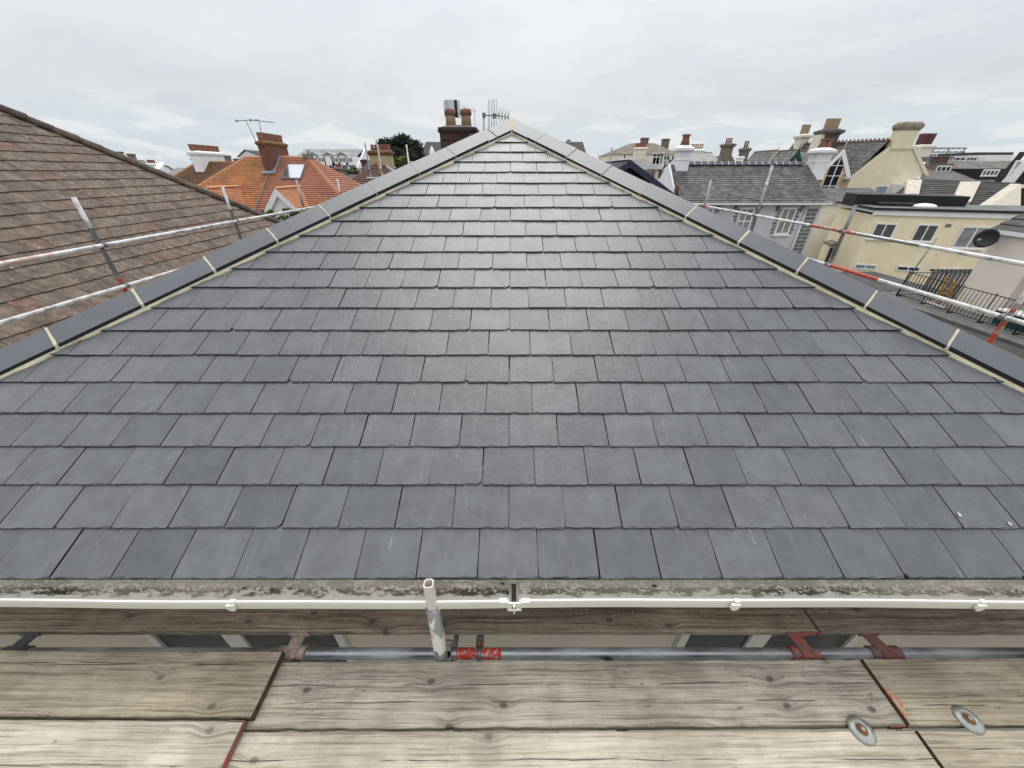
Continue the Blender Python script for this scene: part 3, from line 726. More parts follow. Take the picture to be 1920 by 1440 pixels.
mb = MB(); mb.hexa([(cx0 + .02, CY + .01, z2), (cx1 - .02, CY + .01, z2), (cx1 - .02, CY + .69, z2), (cx0 + .02, CY + .69, z2)], [(cx0 + .14, CY + .14, z2 + .05), (cx1 - .14, CY + .14, z2 + .05), (cx1 - .14, CY + .55, z2 + .05), (cx0 + .14, CY + .55, z2 + .05)]); mb.build('flaunching', M_stone, core)
for px in (845.5, 874.5):
    c = at(px, 232, Y=CY + .22); zt = at(px, 205, Y=CY + .22).z; mb = MB(); h = zt - z2
    mb.lathe((c.x, CY + .22, z2 + .01), [(.098, 0), (.090, h * .55), (.090, h * .62)], 20, 0); 
    mb.lathe((c.x, CY + .22, z2 + .01), [(.093, h * .62), (.105, h * .68), (.108, h * .86), (.098, h * .96), (.075, h * .985)], 20, 1)
    for i in range(12):
        th = i * math.pi / 6; mb.obox((c.x + .1065 * math.cos(th), CY + .22 + .1065 * math.sin(th), z2 + h * .76), Vector((math.cos(th), math.sin(th), 0)) * .004, Vector((-math.sin(th), math.cos(th), 0)) * .010, (0, 0, .010), 2)
    mb.build('chimney_pot', [M_buff, M_pot, M_black], core)
# curved sheet steel cowl standing behind the left pot
xa, xb = at(832, 200, Y=CY + .42).x, at(863, 200, Y=CY + .42).x; zt, zl = at(840, 189, Y=CY + .42).z, at(840, 222, Y=CY + .42).z
mb = MB(); n = 20; cxx = (xa + xb) / 2; rx = (xb - xa) / 2
for i in range(n):
    a0, a1 = [R(200 + 140 * j / n) for j in (i, i + 1)]
    p0, p1 = [Vector((cxx + rx * 1.06 * math.cos(a), CY + .46 + rx * 1.1 * math.sin(a), 0)) for a in (a0, a1)]
    if .62 < i / n < .80: mi = 1
    else: mi = 0
    mb.prism([p0 + Vector((0, 0, zl)), p1 + Vector((0, 0, zl)), p1 + Vector((0, 0, zt)), p0 + Vector((0, 0, zt))], (0, .004, 0), mi)
mb.tube((cxx, CY + .46, z2), (cxx, CY + .46, zt), .02, 8, 1); mb.build('cowl', [M_zinc, M_black], core)
# ------------------------------------------------------------------ scaffold boards
def board(name, x0, x1, y0, y1, ztop, mat, label, rot=0.0, seed=0, th=.038, hoop=None, cat='scaffold board'):
    """one timber board, slightly uneven along its arrises, its length on local x"""
    rg = random.Random(seed); cx, cy = (x0 + x1) / 2, (y0 + y1) / 2; L, Wd = x1 - x0, y1 - y0; n = max(8, int(L / .05)); mb = MB(); prev = None
    ph = rg.uniform(0, 6)
    for i in range(n + 1):
        x = -L / 2 + L * i / n; w = .0018 * math.sin(x * 2.3 + ph); j = [rg.uniform(-.0011, .0011) for _ in range(4)]
        if rg.random() < .02: j[0] += .003
        if rg.random() < .02: j[1] -= .004
        a, b = -Wd / 2 + j[0], Wd / 2 + j[1]; cz_ = .0016 * math.sin(x * 1.4 + ph)
        ring = [Vector(p) for p in ((x, a, -th), (x, b, -th), (x, b, -.004 + cz_), (x, b - .004, cz_ + j[3] * .5), (x, 0, cz_ - .0012), (x, a + .004, cz_ + j[2] * .5), (x, a, -.004 + cz_))]
        if prev:
            m = len(ring)
            for k in range(m):
                q = (k + 1) % m; mb.face([prev[k], prev[q], ring[q], ring[k]], 0, None, k in (3, 4))
        else: mb.face(ring[::-1], 1)
        prev = ring
    mb.face(prev, 1)
    me = mb.data(name, [mat, M_endw])
    o = bpy.data.objects.new(name, me); COL.objects.link(o); o.location = (cx, cy, CAMZ + ztop); o.rotation_euler = (0, 0, rot); WL[o.name] = Vector(o.location)
    tag(o, label, cat, 'timber boards of the scaffold deck')
    for (e, m) in (hoop or []):
        h = MB(); xe = e * L / 2
        h.box(min(xe, xe + e * .0025), max(xe, xe + e * .0025), -Wd / 2 - .001, Wd / 2 + .001, -th + .004, -.003)
        for sy in (-1, 1):
            y_ = sy * (Wd / 2 + .0015); h.box(min(xe - e * .06, xe), max(xe - e * .06, xe), min(y_, y_ + sy * .002), max(y_, y_ + sy * .002), -th + .004, -.004)
        b_ = bpy.data.objects.new('end_band', h.data('end_band', m)); COL.objects.link(b_); b_.parent = o
    return o
DZ = -1.900
board('scaffold_board', -2.35, 1.572, .520, .745, DZ, M_woodA, 'long grey knotty board in the middle of the deck, nearest the steel tube', .004, 1, hoop=[(1, M_clampr)])
board('scaffold_board', -2.30, 1.585, .284, .508, DZ + .002, M_woodB, 'pale worn board in the middle of the deck at the bottom edge of the view', .002, 2, hoop=[(1, M_clampr)])
board('scaffold_board', -4.93, -1.037, .548, .774, DZ + .0385, M_woodC, 'brownish board on the left of the deck, lapped over the middle board', -.003, 3, hoop=[(1, M_endw)])
board('scaffold_board', -5.01, -1.058, .312, .537, DZ + .0405, M_woodB, 'pale board at the bottom left with a red band on its end', -.004, 4, hoop=[(1, M_clampr)])
board('scaffold_board', 1.5785, 5.45, .532, .757, DZ + .012, M_woodC, 'board on the right of the deck with orange paint along its end', .004, 5)
board('scaffold_board', 1.5925, 5.50, .296, .521, DZ + .012, M_woodC, 'board at the bottom right corner of the deck, cracked along its length', .006, 6)
for k, (a, b) in enumerate(((.045, .270), (-.195, .030))):
    board('scaffold_board', -2.3, 1.6, a, b, DZ, M_woodB, ('board of the middle deck just below the bottom edge of the view', 'board of the middle deck under the camera')[k], 0, 20 + k)
    board('scaffold_board', -5.0, -1.1 - .05 * k, a + .03, b + .03, DZ + .039, M_woodC, ('board of the left deck just below the bottom edge of the view', 'board of the left deck beside the camera')[k], 0, 24 + k)
    board('scaffold_board', 1.64, 5.5, a + .022, b + .022, DZ + .034, M_woodA, ('board of the right deck just below the bottom edge of the view', 'board of the right deck beside the camera')[k], 0, 28 + k)
mb = MB()                                                     # orange paint streak along the end of the right hand board: flat paint on the board
p0, p1 = Vector((1.592, .725, 0)), Vector((1.592, .548, 0)); rg = random.Random(4); zt = CAMZ + DZ + .0145
prev = None
for i in range(15):
    t = i / 14; y = .655 - .105 * t; wd = .006 + .020 * math.sin(min(1, t * 1.15) * 3.0) * (.5 + t) + rg.uniform(-.003, .003); q = (Vector((1.5800, y, zt)), Vector((1.5800 + max(.003, wd), y, zt)))
    if prev: mb.face([prev[0], q[0], q[1], prev[1]])
    prev = q
bo = [o for o in bpy.data.objects if o.get('label', '').startswith('board on the right of the deck with orange')][0]
mb.build('paint_streak', M_orange, bo)
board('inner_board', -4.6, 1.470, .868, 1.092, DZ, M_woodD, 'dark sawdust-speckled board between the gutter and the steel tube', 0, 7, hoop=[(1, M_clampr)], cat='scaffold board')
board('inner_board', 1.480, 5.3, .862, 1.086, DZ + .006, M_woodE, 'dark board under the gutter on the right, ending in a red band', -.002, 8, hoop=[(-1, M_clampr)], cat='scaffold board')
# dished steel washers on the boards
for k, (px, py, z) in enumerate(((1615, 1369, DZ + .004), (1815, 1349, DZ + .014))):
    c = at(px, py, Z=z); t = thing('disc_washer', c, ('zinc dished disc with a rusty centre on the middle boards', 'zinc dished disc with a rusty centre on the right hand boards')[k], 'disc', 'dished discs pinning the boards')
    mb = MB(); mb.lathe(c, [(.046, .0), (.046, .002), (.039, .007), (.030, .011), (.022, .012), (.018, .008), (.016, .0075)], 32, 0); mb.build('disc', M_disc, t)
    mb = MB(); mb.lathe(c + Vector((0, 0, .0085)), [(.0185, 0), (.0165, .003), (.011, .0035)], 24, 0); mb.build('rust_ring', M_rust, t)
    mb = MB(); mb.lathe(c + Vector((0, 0, .0105)), [(.010, 0), (.009, .006), (.006, .0075)], 16, 0); mb.build('bolt_head', M_disc, t)

# ------------------------------------------------------------------ scaffold tubes
TR = .0242
def coupler(parent, p, ax1, ax2, mat, nm='coupler', r=.034):
    """swivel fitting: a band round each tube, a block and a bolt"""
    p, ax1, ax2 = Vector(p), Vector(ax1).normalized(), Vector(ax2).normalized(); off = ax1.cross(ax2).normalized() * TR
    mb = MB(); mb.tube(p - off - ax1 * .026, p - off + ax1 * .026, r, 14); mb.tube(p + off - ax2 * .026, p + off + ax2 * .026, r, 14)
    mb.obox(p, ax1 * .026, ax2 * .026, off * .9); o = mb.build(nm, mat, parent)
    b = MB(); q = p - off + ax2 * (r + .008); b.tube(q - ax1.cross(ax2) * .03, q + ax1.cross(ax2) * .04, .008, 8); b.tube(q + ax1.cross(ax2) * .026, q + ax1.cross(ax2) * .040, .014, 6); b.build('bolt', M_tubed, o)
    return o
XL = 5.3
# front run
fs = thing('scaffold', (0, .797, 0), 'steel tube scaffold along the eaves in the foreground, with red clamps', 'scaffold')
LY, LZ = .797, CAMZ - 1.956
mb = MB(); xr0, xr1 = at(868, 1225, Y=LY).x, at(940, 1225, Y=LY).x; Lx0, Lx1 = -5.2, 5.2
fr_ = lambda x: (x - Lx0) / (Lx1 - Lx0)
mb.tube((Lx0, LY, LZ), (Lx1, LY, LZ), TR, 24, 0, segs=[(fr_(xr0 - .03), 1), (fr_(xr1), 0)]); mb.build('ledger', [M_ledger, M_redsp], fs)
px0 = Vector((-.325, .768, CAMZ - 1.99)); px1 = Vector((-.329, .800, CAMZ - 1.545)); px2 = Vector((-.3315, .813, CAMZ - 1.405))
mb = MB(); mb.tube((px0.x, px0.y, 0), px0, TR, 14, 0); mb.build('standard', M_tubed, fs)
mb = MB(); mb.tube(px0, px1, .0295, 24, 0, wall=.004); sl = mb.build('sleeve_tube', M_splash, fs)
mb = MB(); ax = (px2 - px1).normalized(); a = Vector((1, .05, 0)).normalized(); b = ax.cross(a); r_ = .0195   # rounded square spigot, open at the top
def rsq(c, h): return [c + a * (h * x) + b * (h * y) for x, y in ((-1, -.6), (-.6, -1), (.6, -1), (1, -.6), (1, .6), (.6, 1), (-.6, 1), (-1, .6))]
lo, hi, hin, lin = rsq(px1 - ax * .05, r_), rsq(px2, r_), rsq(px2, r_ - .0045), rsq(px2 - ax * .10, r_ - .0045)
for A_, B_ in ((lo, hi), (hi, hin), (hin, lin)):
    for i in range(8): mb.face([A_[i], A_[(i + 1) % 8], B_[(i + 1) % 8], B_[i]])
mb.build('spigot', worn_mat('flaking pink white paint', (.16, .14, .12), (.60, .545, .50), .30, .40, 20, 0, .6, (1, 1, .3)), sl)
coupler(fs, (px0.x + .012, LY - .004, LZ + .002), (0, 0, 1), (1, 0, 0), M_splash, r=.036)
# band clamp with a bolt, on a flat strut going to the wall
xc = at(898, 1215, Y=LY).x; mb = MB()
mb.tube((xc - .010, LY, LZ), (xc + .010, LY, LZ), TR + .005, 20); mb.box(xc - .019, xc + .018, LY + .012, WY - .01, LZ - .004, LZ + .010)
o = mb.build('band_clamp', M_tubed, fs); mb = MB(); mb.lathe((xc - .003, LY + .036, LZ + .010), [(.013, 0), (.013, .006), (.007, .007), (.007, .018)], 8); mb.build('bolt', M_rust, o)
mb = MB(); xp = px0.x + .052; mb.box(xp - .012, xp + .012, LY + .02, WY - .01, LZ - .012, LZ + .002); mb.build('strut', M_tubed, fs)
def inside_bracket(px, mat, nm, wd=.125, tilt=0.0):
    """saddle clamped over the ledger with a stalk carrying the inner board"""
    x = at(px, 1212, Y=LY).x; mb = MB(); n = 12; r0, r1 = TR + .0012, TR + .0075
    A = [R(-35 + 215 * i / n) for i in range(n + 1)]
    for i in range(n):
        q = []
        for rr, aa in ((r0, A[i]), (r1, A[i]), (r1, A[i + 1]), (r0, A[i + 1])): q.append(Vector((x - wd / 2, LY - rr * math.cos(aa), LZ + rr * math.sin(aa))))
        mb.prism(q, (wd, 0, 0))
    mb.hexa([(x - .030, LY - .03, LZ + r1 - .006), (x + .030, LY - .03, LZ + r1 - .006), (x + .030 + tilt, LY + .105, LZ + .010), (x - .030 + tilt, LY + .105, LZ + .010)], [(x - .027, LY - .02, LZ + r1 + .006), (x + .027, LY - .02, LZ + r1 + .006), (x + .027 + tilt, LY + .11, LZ + .0165), (x - .027 + tilt, LY + .11, LZ + .0165)])
    o = mb.build('board_bracket', mat, fs)
    mb = MB(); mb.box(x - .045 + tilt, x + .05 + tilt, LY + .064, LY + .069, CAMZ + DZ - .0375, CAMZ + DZ - .012); mb.build('lip', mat, o)
inside_bracket(541, worn_mat('faded pink clamp', (.30, .22, .19), (.42, .33, .29), .4, .6, 40, .1, .7), 0)
inside_bracket(1518, M_clampr, 0); inside_bracket(1672, worn_mat('brown red clamp', (.14, .10, .09), (.22, .075, .055), .42, .6, 30, .2, .6), 0, .14, -.03)
inside_bracket(12, M_tubed, 0, .11)
for x in (-2.2, -1.0, .45, 1.45, 2.6):
    mb = MB(); mb.tube((x, -1.0, CAMZ + DZ - .038 - TR - .001), (x, LY - .03, CAMZ + DZ - .038 - TR - .001), TR, 12); mb.build('transom', M_tubed, fs)
mb = MB(); mb.tube((Lx0, -.75, LZ - .03), (Lx1, -.75, LZ - .03), TR, 12); mb.build('ledger', M_galv, fs)
for x in (-4.2, -1.8, .6, 3.0):
    mb = MB(); mb.tube((x, -.80, 0), (x, -.80, CAMZ - .5), TR, 12); mb.build('standard', M_galv, fs)

# side runs
ZT, ZM = CAMZ - .828, CAMZ - 1.352
def side_run(sd, ys, tops, label, feats):
    X = sd * XL; t = thing('scaffold', (X, 8, 0), label, 'scaffold')
    Y0, Y1 = -1.0, 15.5; L = Y1 - Y0; f = lambda y: (y - Y0) / L
    for z, segs in ((ZT, feats['top']), (ZM, feats['mid'])):
        mb = MB(); mb.tube((X, Y0, z), (X, Y1, z), TR, 18, segs[0], segs=[(f(y), m) for y, m in segs[1:]]); mb.build('guard_rail', [M_tubew, M_galv, M_tuber if sd > 0 else M_tubepk, M_red, M_tubed], t)
    for y, top in zip(ys, tops):
        xs = X + sd * (2 * TR + .002); H = CAMZ + top; mb = MB(); sg = [(z / H, m) for z, m in feats['std'].get(round(y, 1), [])]
        mb.tube((xs, y, 0), (xs, y, H), TR, 16, 4, segs=sg, wall=.004); mb.build('standard', [M_tubew, M_galv, M_tuber, M_red, M_tubed], t)
        coupler(t, (X + sd * (TR + .001), y, ZT), (0, 0, 1), (0, 1, 0), M_tubed); coupler(t, (X + sd * (TR + .001), y, ZM), (0, 0, 1), (0, 1, 0), M_tubed)
    for k, z in ((0, LZ),):
        for xx in (X - sd * .03, X - sd * 1.1):
            mb = MB(); mb.tube((xx, Y0, z - .03), (xx, Y1, z - .03), TR, 10); mb.build('ledger', M_galv, t)
    return t
lt = side_run(-1, (2.3, 4.91, 7.53, 10.2, 12.6), (-.2, -.275, -.25, -.19, -.215), 'left hand scaffold of grey tubes with two pale guard rails before the brown roof',
    {'top': [0, (3.6, 2), (4.3, 0), (7.6, 2), (7.9, 0)], 'mid': [0, (5.3, 2), (5.9, 0)], 'std': {4.9: [(CAMZ - 1.46, 3), (CAMZ - 1.385, 4), (CAMZ - 1.31, 3), (CAMZ - 1.25, 4), (CAMZ - .62, 0)], 7.5: [(CAMZ - .62, 0)], 10.2: [(CAMZ - .62, 1)], 12.6: [(CAMZ - .55, 0)]}})
rt = side_run(1, (3.68, 6.2, 8.6, 11.05), (-.3, -.456, .10, -.20), 'right hand scaffold of grey tubes with red painted lengths before the cream houses',
    {'top': [0, (4.9, 1), (5.9, 2), (6.9, 0), (10.8, 2), (11.3, 0)], 'mid': [2, (3.45, 0), (5.2, 3), (6.12, 0)], 'std': {3.7: [(CAMZ - 1.78, 3), (CAMZ - 1.54, 2), (CAMZ - 1.2, 0), (CAMZ - .8, 1)], 6.2: [(CAMZ - 1.45, 2), (CAMZ - 1.25, 4), (CAMZ - .9, 2), (CAMZ - .82, 4)], 8.6: [(CAMZ - .75, 1)], 11.1: [(CAMZ - .95, 2), (CAMZ - .82, 1)]}})
mb = MB(); mb.tube((XL + .05, 8.6, CAMZ - .28), (XL + .05, 8.6, CAMZ - .20), .03, 12); mb.build('tube_joint', M_tubew, rt)
# far run behind the roof
bt = thing('scaffold', (0, 15.4, 0), 'far scaffold poles standing up behind the slate roof', 'scaffold')
for px, pt, m in ((684, 268, M_tubed), (707.5, 271, M_galv), (762, 271, M_tubew), (1147, 277, M_tubed)):
    p = at(px, pt, Y=15.4); mb = MB(); mb.tube((p.x, 15.4, 0), p, TR, 12, wall=.004); s_ = mb.build('standard', m, bt)
    c = at(px, pt + 37, Y=15.4); coupler(bt, (p.x, 15.4 - TR, CAMZ + .05), (0, 0, 1), (1, 0, 0), M_tubed)
mb = MB(); z = at(770, 304, Y=15.35).z; mb.tube((-5.4, 15.35, z - .5), (-1.0, 15.35, z - .5), TR, 10); mb.tube((at(766, 304, Y=15.35).x, 15.35, z), (-1.0, 15.35, z), TR, 10); mb.build('guard_rail', M_tubew, bt)
# boards on the side decks
for sd in (-1, 1):
    for k in range(4):
        x0 = XL - .12 - k * .235
        nm = ('left', 'right')[sd > 0]; o = board('scaffold_board', .95, 4.85, -.11, .115, DZ + .03, (M_woodB, M_woodC)[k % 2], f'board of the {nm} side deck below the hip, {("outermost", "second from the outside", "third from the outside", "innermost")[k]}', 0, 60 + k + 10 * sd)
        o.location = (sd * (x0 - .11), 3.6, CAMZ + DZ + .03); o.rotation_euler = (0, 0, R(90)); WL[o.name] = Vector(o.location)

# ------------------------------------------------------------------ brown tiled house on the left
TB = .80; CB = -9.0; BETA = math.atan(TB)
bx_e = -7.8; rx_ = -14.3; hipY = 16.4; 
bz = lambda x: CAMZ + CB - TB * x
bh = thing('brown_tiled_house', (rx_, 4, 0), 'neighbouring house on the left with a big weathered brown tiled roof', 'house')
mb = MB(); mb.box(2 * rx_ - bx_e + .3, bx_e - .3, -9.7, hipY - .3, 0, bz(bx_e) - .15); mb.build('wall', M_cream2, bh)
eb, et = Vector((bx_e, -10, bz(bx_e))), Vector((bx_e, hipY, bz(bx_e))); w_ = bx_e - rx_
rt0, rt1 = Vector((rx_, -10 + w_, bz(rx_))), Vector((rx_, hipY - w_, bz(rx_)))
mb = MB(); mb.face([eb, et, rt1, rt0]); bs = mb.build('roof_slope', M_deck, bh)
M_bfar = brick_mat('brown tile courses', ((.098, .076, .066), (.15, .118, .098)), .36, .314, .88)
fl_, bl2 = Vector((2 * rx_ - bx_e, -10, bz(bx_e))), Vector((2 * rx_ - bx_e, hipY, bz(bx_e)))
for nm, q in (('roof_slope', (et, bl2, rt1, rt1)), ('roof_slope', (bl2, fl_, rt0, rt1)), ('roof_slope', (fl_, eb, rt0, rt0))):
    mb = MB(); courses(mb, *q, 26, .02); mb.build(nm, M_bfar, bh)
mb = MB(); mb.box(bx_e - .05, bx_e + .10, -10, hipY, bz(bx_e) - .14, bz(bx_e) - .04); mb.build('gutter', M_black, bh)
UPB = Vector((-math.cos(BETA), 0, math.sin(BETA))); NB = Vector((math.sin(BETA), 0, math.cos(BETA)))
GB, WB = .314, .365; TL = .40; TKB = .020
def btp(y, s, h=0): return Vector((bx_e, y, bz(bx_e))) + UPB * s + NB * h
SLB = (rt0 - Vector((bx_e, rt0.y, bz(bx_e)))).length
def tile_me(rg, w=WB):
    mb = MB(); n = 4; g = .003; lo = [(-w / 2 + g + (w - 2 * g) * i / n, rg.uniform(-.006, .004)) for i in range(n + 1)]
    if rg.random() < .2: lo[0] = (lo[0][0], .018)
    pts = lo + [(w / 2 - g, TL), (-w / 2 + g, TL)]
    N = len(pts); mb.mesh([(x, y, TKB + (.003 * math.sin(i) if i < 5 else 0)) for i, (x, y) in enumerate(pts)] + [(x, y, 0) for x, y in pts], [tuple(range(N))] + [(N + i, N + (i + 1) % N, (i + 1) % N, i) for i in range(N)])
    return mb
TV = [tile_me(random.Random(500 + k)) for k in range(10)]; TVD = [m.data('roof_tile', M_btile) for m in TV]
tl = []; nr = int(SLB / GB)
for r_ in range(nr):
    s0 = r_ * GB
    yend = hipY - s0 * math.cos(BETA) - .06; yst = -2.0 + (WB / 2 if r_ % 2 else 0)
    y = yst
    while y < yend:
        p = btp(y, s0 + .15); q = proj(p); vis = 0
        if q and -25 < q[0] < 540 and 195 < q[1] < 690:
            # seen above the hip of the slate roof?
            if q[1] < 715 - .46 * q[0]: vis = 1 / q[2]
        if y - WB / 2 < yend: tl.append((vis, r_, y, s0, yend))
        y += WB
tl.sort(reverse=True); rg = random.Random(21); restb = MB(); cnt = 0
rotb = Matrix(((0, -math.cos(BETA), math.sin(BETA)), (1, 0, 0), (0, math.sin(BETA), math.cos(BETA)))).to_4x4()
for vis, r_, y, s0, yend in tl:
    tilt = Matrix.Rotation(-math.atan(.021 / GB) + rg.uniform(-.006, .006), 4, 'X') @ Matrix.Rotation(rg.uniform(-.012, .012), 4, 'Y') @ Matrix.Rotation(rg.uniform(-.008, .008), 4, 'Z')
    loc = btp(y, s0 + rg.uniform(-.006, .006), .022 + rg.uniform(-.002, .003)); rot = rotb @ tilt; k = rg.randrange(10)
    # tiles at the hip are cut to the hip line
    cutme = None
    if y + WB / 2 + TL * math.cos(BETA) > yend:
        poly = [[-WB / 2 + .003, 0], [WB / 2 - .003, 0], [WB / 2 - .003, TL], [-WB / 2 + .003, TL]]
        poly = clip_poly(poly, 1, math.cos(BETA), yend + .05 - y)
        if len(poly) < 3: continue
        cm = MB(); N = len(poly); cm.mesh([(a, b, TKB) for a, b in poly] + [(a, b, 0) for a, b in poly], [tuple(range(N))] + [(N + i, N + (i + 1) % N, (i + 1) % N, i) for i in range(N)]); cutme = cm
    if vis > 0 and cnt < 300:
        put('roof_tile', cutme.data('roof_tile', M_btile) if cutme else TVD[k], bs, loc, rot.to_euler()); cnt += 1
    else:
        T = Matrix.Translation(loc) @ rot; src = cutme or TV[k]; restb.mesh([T @ v for v in src.v], src.f)
M_btile2 = brick_mat('weathered brown tile field', ((.098, .076, .066), (.15, .118, .098)), .36, .314, .88)
tag(restb.build('tile_field', M_btile, bs), kind='stuff')
# rounded hip tiles
hs, he = Vector((bx_e, hipY, bz(bx_e))), rt1; HLn = (he - hs).length; n = int(HLn / .44); dirh = (he - hs).normalized()
lat = Vector((1, -1, 0)).normalized(); upv = lat.cross(dirh).normalized()
if upv.z < 0: upv = -upv
rg = random.Random(8)
for k in range(n):
    a, b = hs + dirh * (k * HLn / n), hs + dirh * ((k + 1) * HLn / n + .03); mb = MB(); m = 10; r0, r1 = .195 + rg.uniform(-.006, .006), .166
    lift = upv * (.005 + rg.uniform(0, .008)); rings = []
    for P, rr in ((a, r0), (b, r1)):
        rings.append([P + lift + lat * (rr * math.cos(math.pi * i / m)) + upv * (rr * .82 * math.sin(math.pi * i / m) - .02) for i in range(m + 1)])
    for i in range(m): mb.face([rings[0][i], rings[1][i], rings[1][i + 1], rings[0][i + 1]], 0, None, True)
    mb.face(rings[0] + [a]); mb.build('hip_tile', M_bhip, bh)
mb = MB(); mb.prism([rt1 + Vector((-.14, 0, -.02)), rt1 + Vector((0, 0, .10)), rt1 + Vector((.14, 0, -.02))], (0, -13, 0)); mb.build('ridge', M_bhip, bh)

# ------------------------------------------------------------------ television aerials
def rod(mb, a, b, r=.007, n=6, mi=0): mb.tube(a, b, r, n, mi)
ae = thing('television_aerial', at(907, 246, Y=7.9), 'television aerial with long upright rods just left of the roof apex', 'aerial')
Yt = 7.9; P = lambda x, y: at(x, y, Y=Yt)
mb = MB(); rod(mb, P(907.5, 300), P(907, 211.5), .017, 10); mb.build('mast', M_galv, ae)
mb = MB(); rod(mb, P(904, 216.5), P(932, 216.5), .009, 8); rod(mb, P(932, 216.5), P(955, 220.5), .008, 8); bo_ = mb.build('boom', M_tubed, ae)
mb = MB(); mb.obox(P(927, 217.5), (.03, 0, 0), (0, .03, 0), (0, 0, .035)); mb.obox(P(907.5, 215.5), (.03, 0, 0), (0, .03, 0), (0, 0, .03)); mb.build('clamp', M_tubed, ae)
for x, y0, y1 in ((915.4, 187, 244), (917.6, 187, 240), (921.6, 186, 240), (924.6, 186, 236), (927.4, 186, 238), (931.6, 185, 238)):
    mb = MB(); rod(mb, P(x, y0), P(x, y1), .0045, 5); mb.build('element', M_tubed, ae)
for k in range(4):
    x, y = 935 + k * 5.8, 217.2 + k * 1.0
    mb = MB(); c = P(x, y)
    mb.obox(c, (.006, 0, 0), (0, .02, 0), (0, 0, .042))
    for sx, sz in ((1, 1), (1, -1)): rod(mb, c, c + Vector((.055 * sx, .05, .115 * sz)), .003, 5); rod(mb, c, c + Vector((.03 * sx, -.08, .10 * sz)), .003, 5)
    mb.build('director', M_tubed, ae)
ae2 = thing('television_aerial', at(876, 236, Y=9.3), 'faint thin aerial behind the brick chimney pots', 'aerial'); Yt = 9.3
mb = MB(); rod(mb, P(890, 300), P(890, 205), .008, 6); rod(mb, P(866, 201), P(893, 209), .004, 5)
for k in range(8): rod(mb, P(867 + k * 3.2, 201 + k * .95 - 8), P(867 + k * 3.2, 201 + k * .95), .0025, 4)
mb.build('rods', M_galv, ae2)
V = Vector; UX, FY = Vector((1, 0, 0)), Vector((0, -1, 0))
# ------------------------------------------------------------------ neighbouring buildings
def window(parent, O, u, n, a0, a1, z0, z1, cols=1, rows=2, frame=None, glass=None, fw=.055, sill=None, nm='window', proud=.03):
    """casement or sash: surround and glazing bars standing proud, pane set back; O base point of the facade, u along it, n outward"""
    frame = frame or M_white; glass = glass or M_glass; u, n, O = Vector(u), Vector(n), Vector(O); zv = Vector((0, 0, 1))
    P = lambda a, z, d: Vector((O.x, O.y, 0)) + u * a + zv * z + n * d
    mb = MB()
    def bar(b0, b1, y0, y1, d=proud): mb.obox(P((b0 + b1) / 2, (y0 + y1) / 2, d / 2 + .002), u * ((b1 - b0) / 2), n * (d / 2), zv * ((y1 - y0) / 2))
    bar(a0, a0 + fw, z0, z1); bar(a1 - fw, a1, z0, z1); bar(a0 + fw, a1 - fw, z1 - fw, z1); bar(a0 + fw, a1 - fw, z0, z0 + fw)
    for i in range(1, cols):
        x = a0 + (a1 - a0) * i / cols; bar(x - fw * .4, x + fw * .4, z0 + fw, z1 - fw, proud * .8)
    for i in range(1, rows):
        z = z0 + (z1 - z0) * i / rows; bar(a0 + fw, a1 - fw, z - fw * .4, z + fw * .4, proud * .9)
    if sill: mb.obox(P((a0 + a1) / 2, z0 - sill * .5, .06), u * ((a1 - a0) / 2 + .12), n * .06, zv * (sill * .5))
    w = mb.build(nm, frame, parent)
    g_ = MB(); g_.obox(P((a0 + a1) / 2, (z0 + z1) / 2, .006), u * ((a1 - a0) / 2 - fw * .9), n * .004, zv * ((z1 - z0) / 2 - fw * .9)); g_.build('pane', glass, w)
    return w
def pot_row(parent, p0, p1, n, r, h, mat, nm='chimney_pot', square=False):
    r = min(r, (V(p1) - V(p0)).length / n * .41)
    for i in range(n):
        c = lerp(p0, p1, (i + .5) / n); mb = MB()
        if square: mb.hexa(*[[(c.x + sx * k, c.y + sy * k, c.z + z) for sx, sy in ((-1, -1), (1, -1), (1, 1), (-1, 1))] for k, z in ((r, 0), (r * 1.15, h))])
        else: mb.lathe(c, [(r * .95, 0), (r * .82, h * .6), (r * .8, h * .8), (r, h * .84), (r, h * .97), (r * .7, h)], 10)
        mb.build(nm, mat, parent)
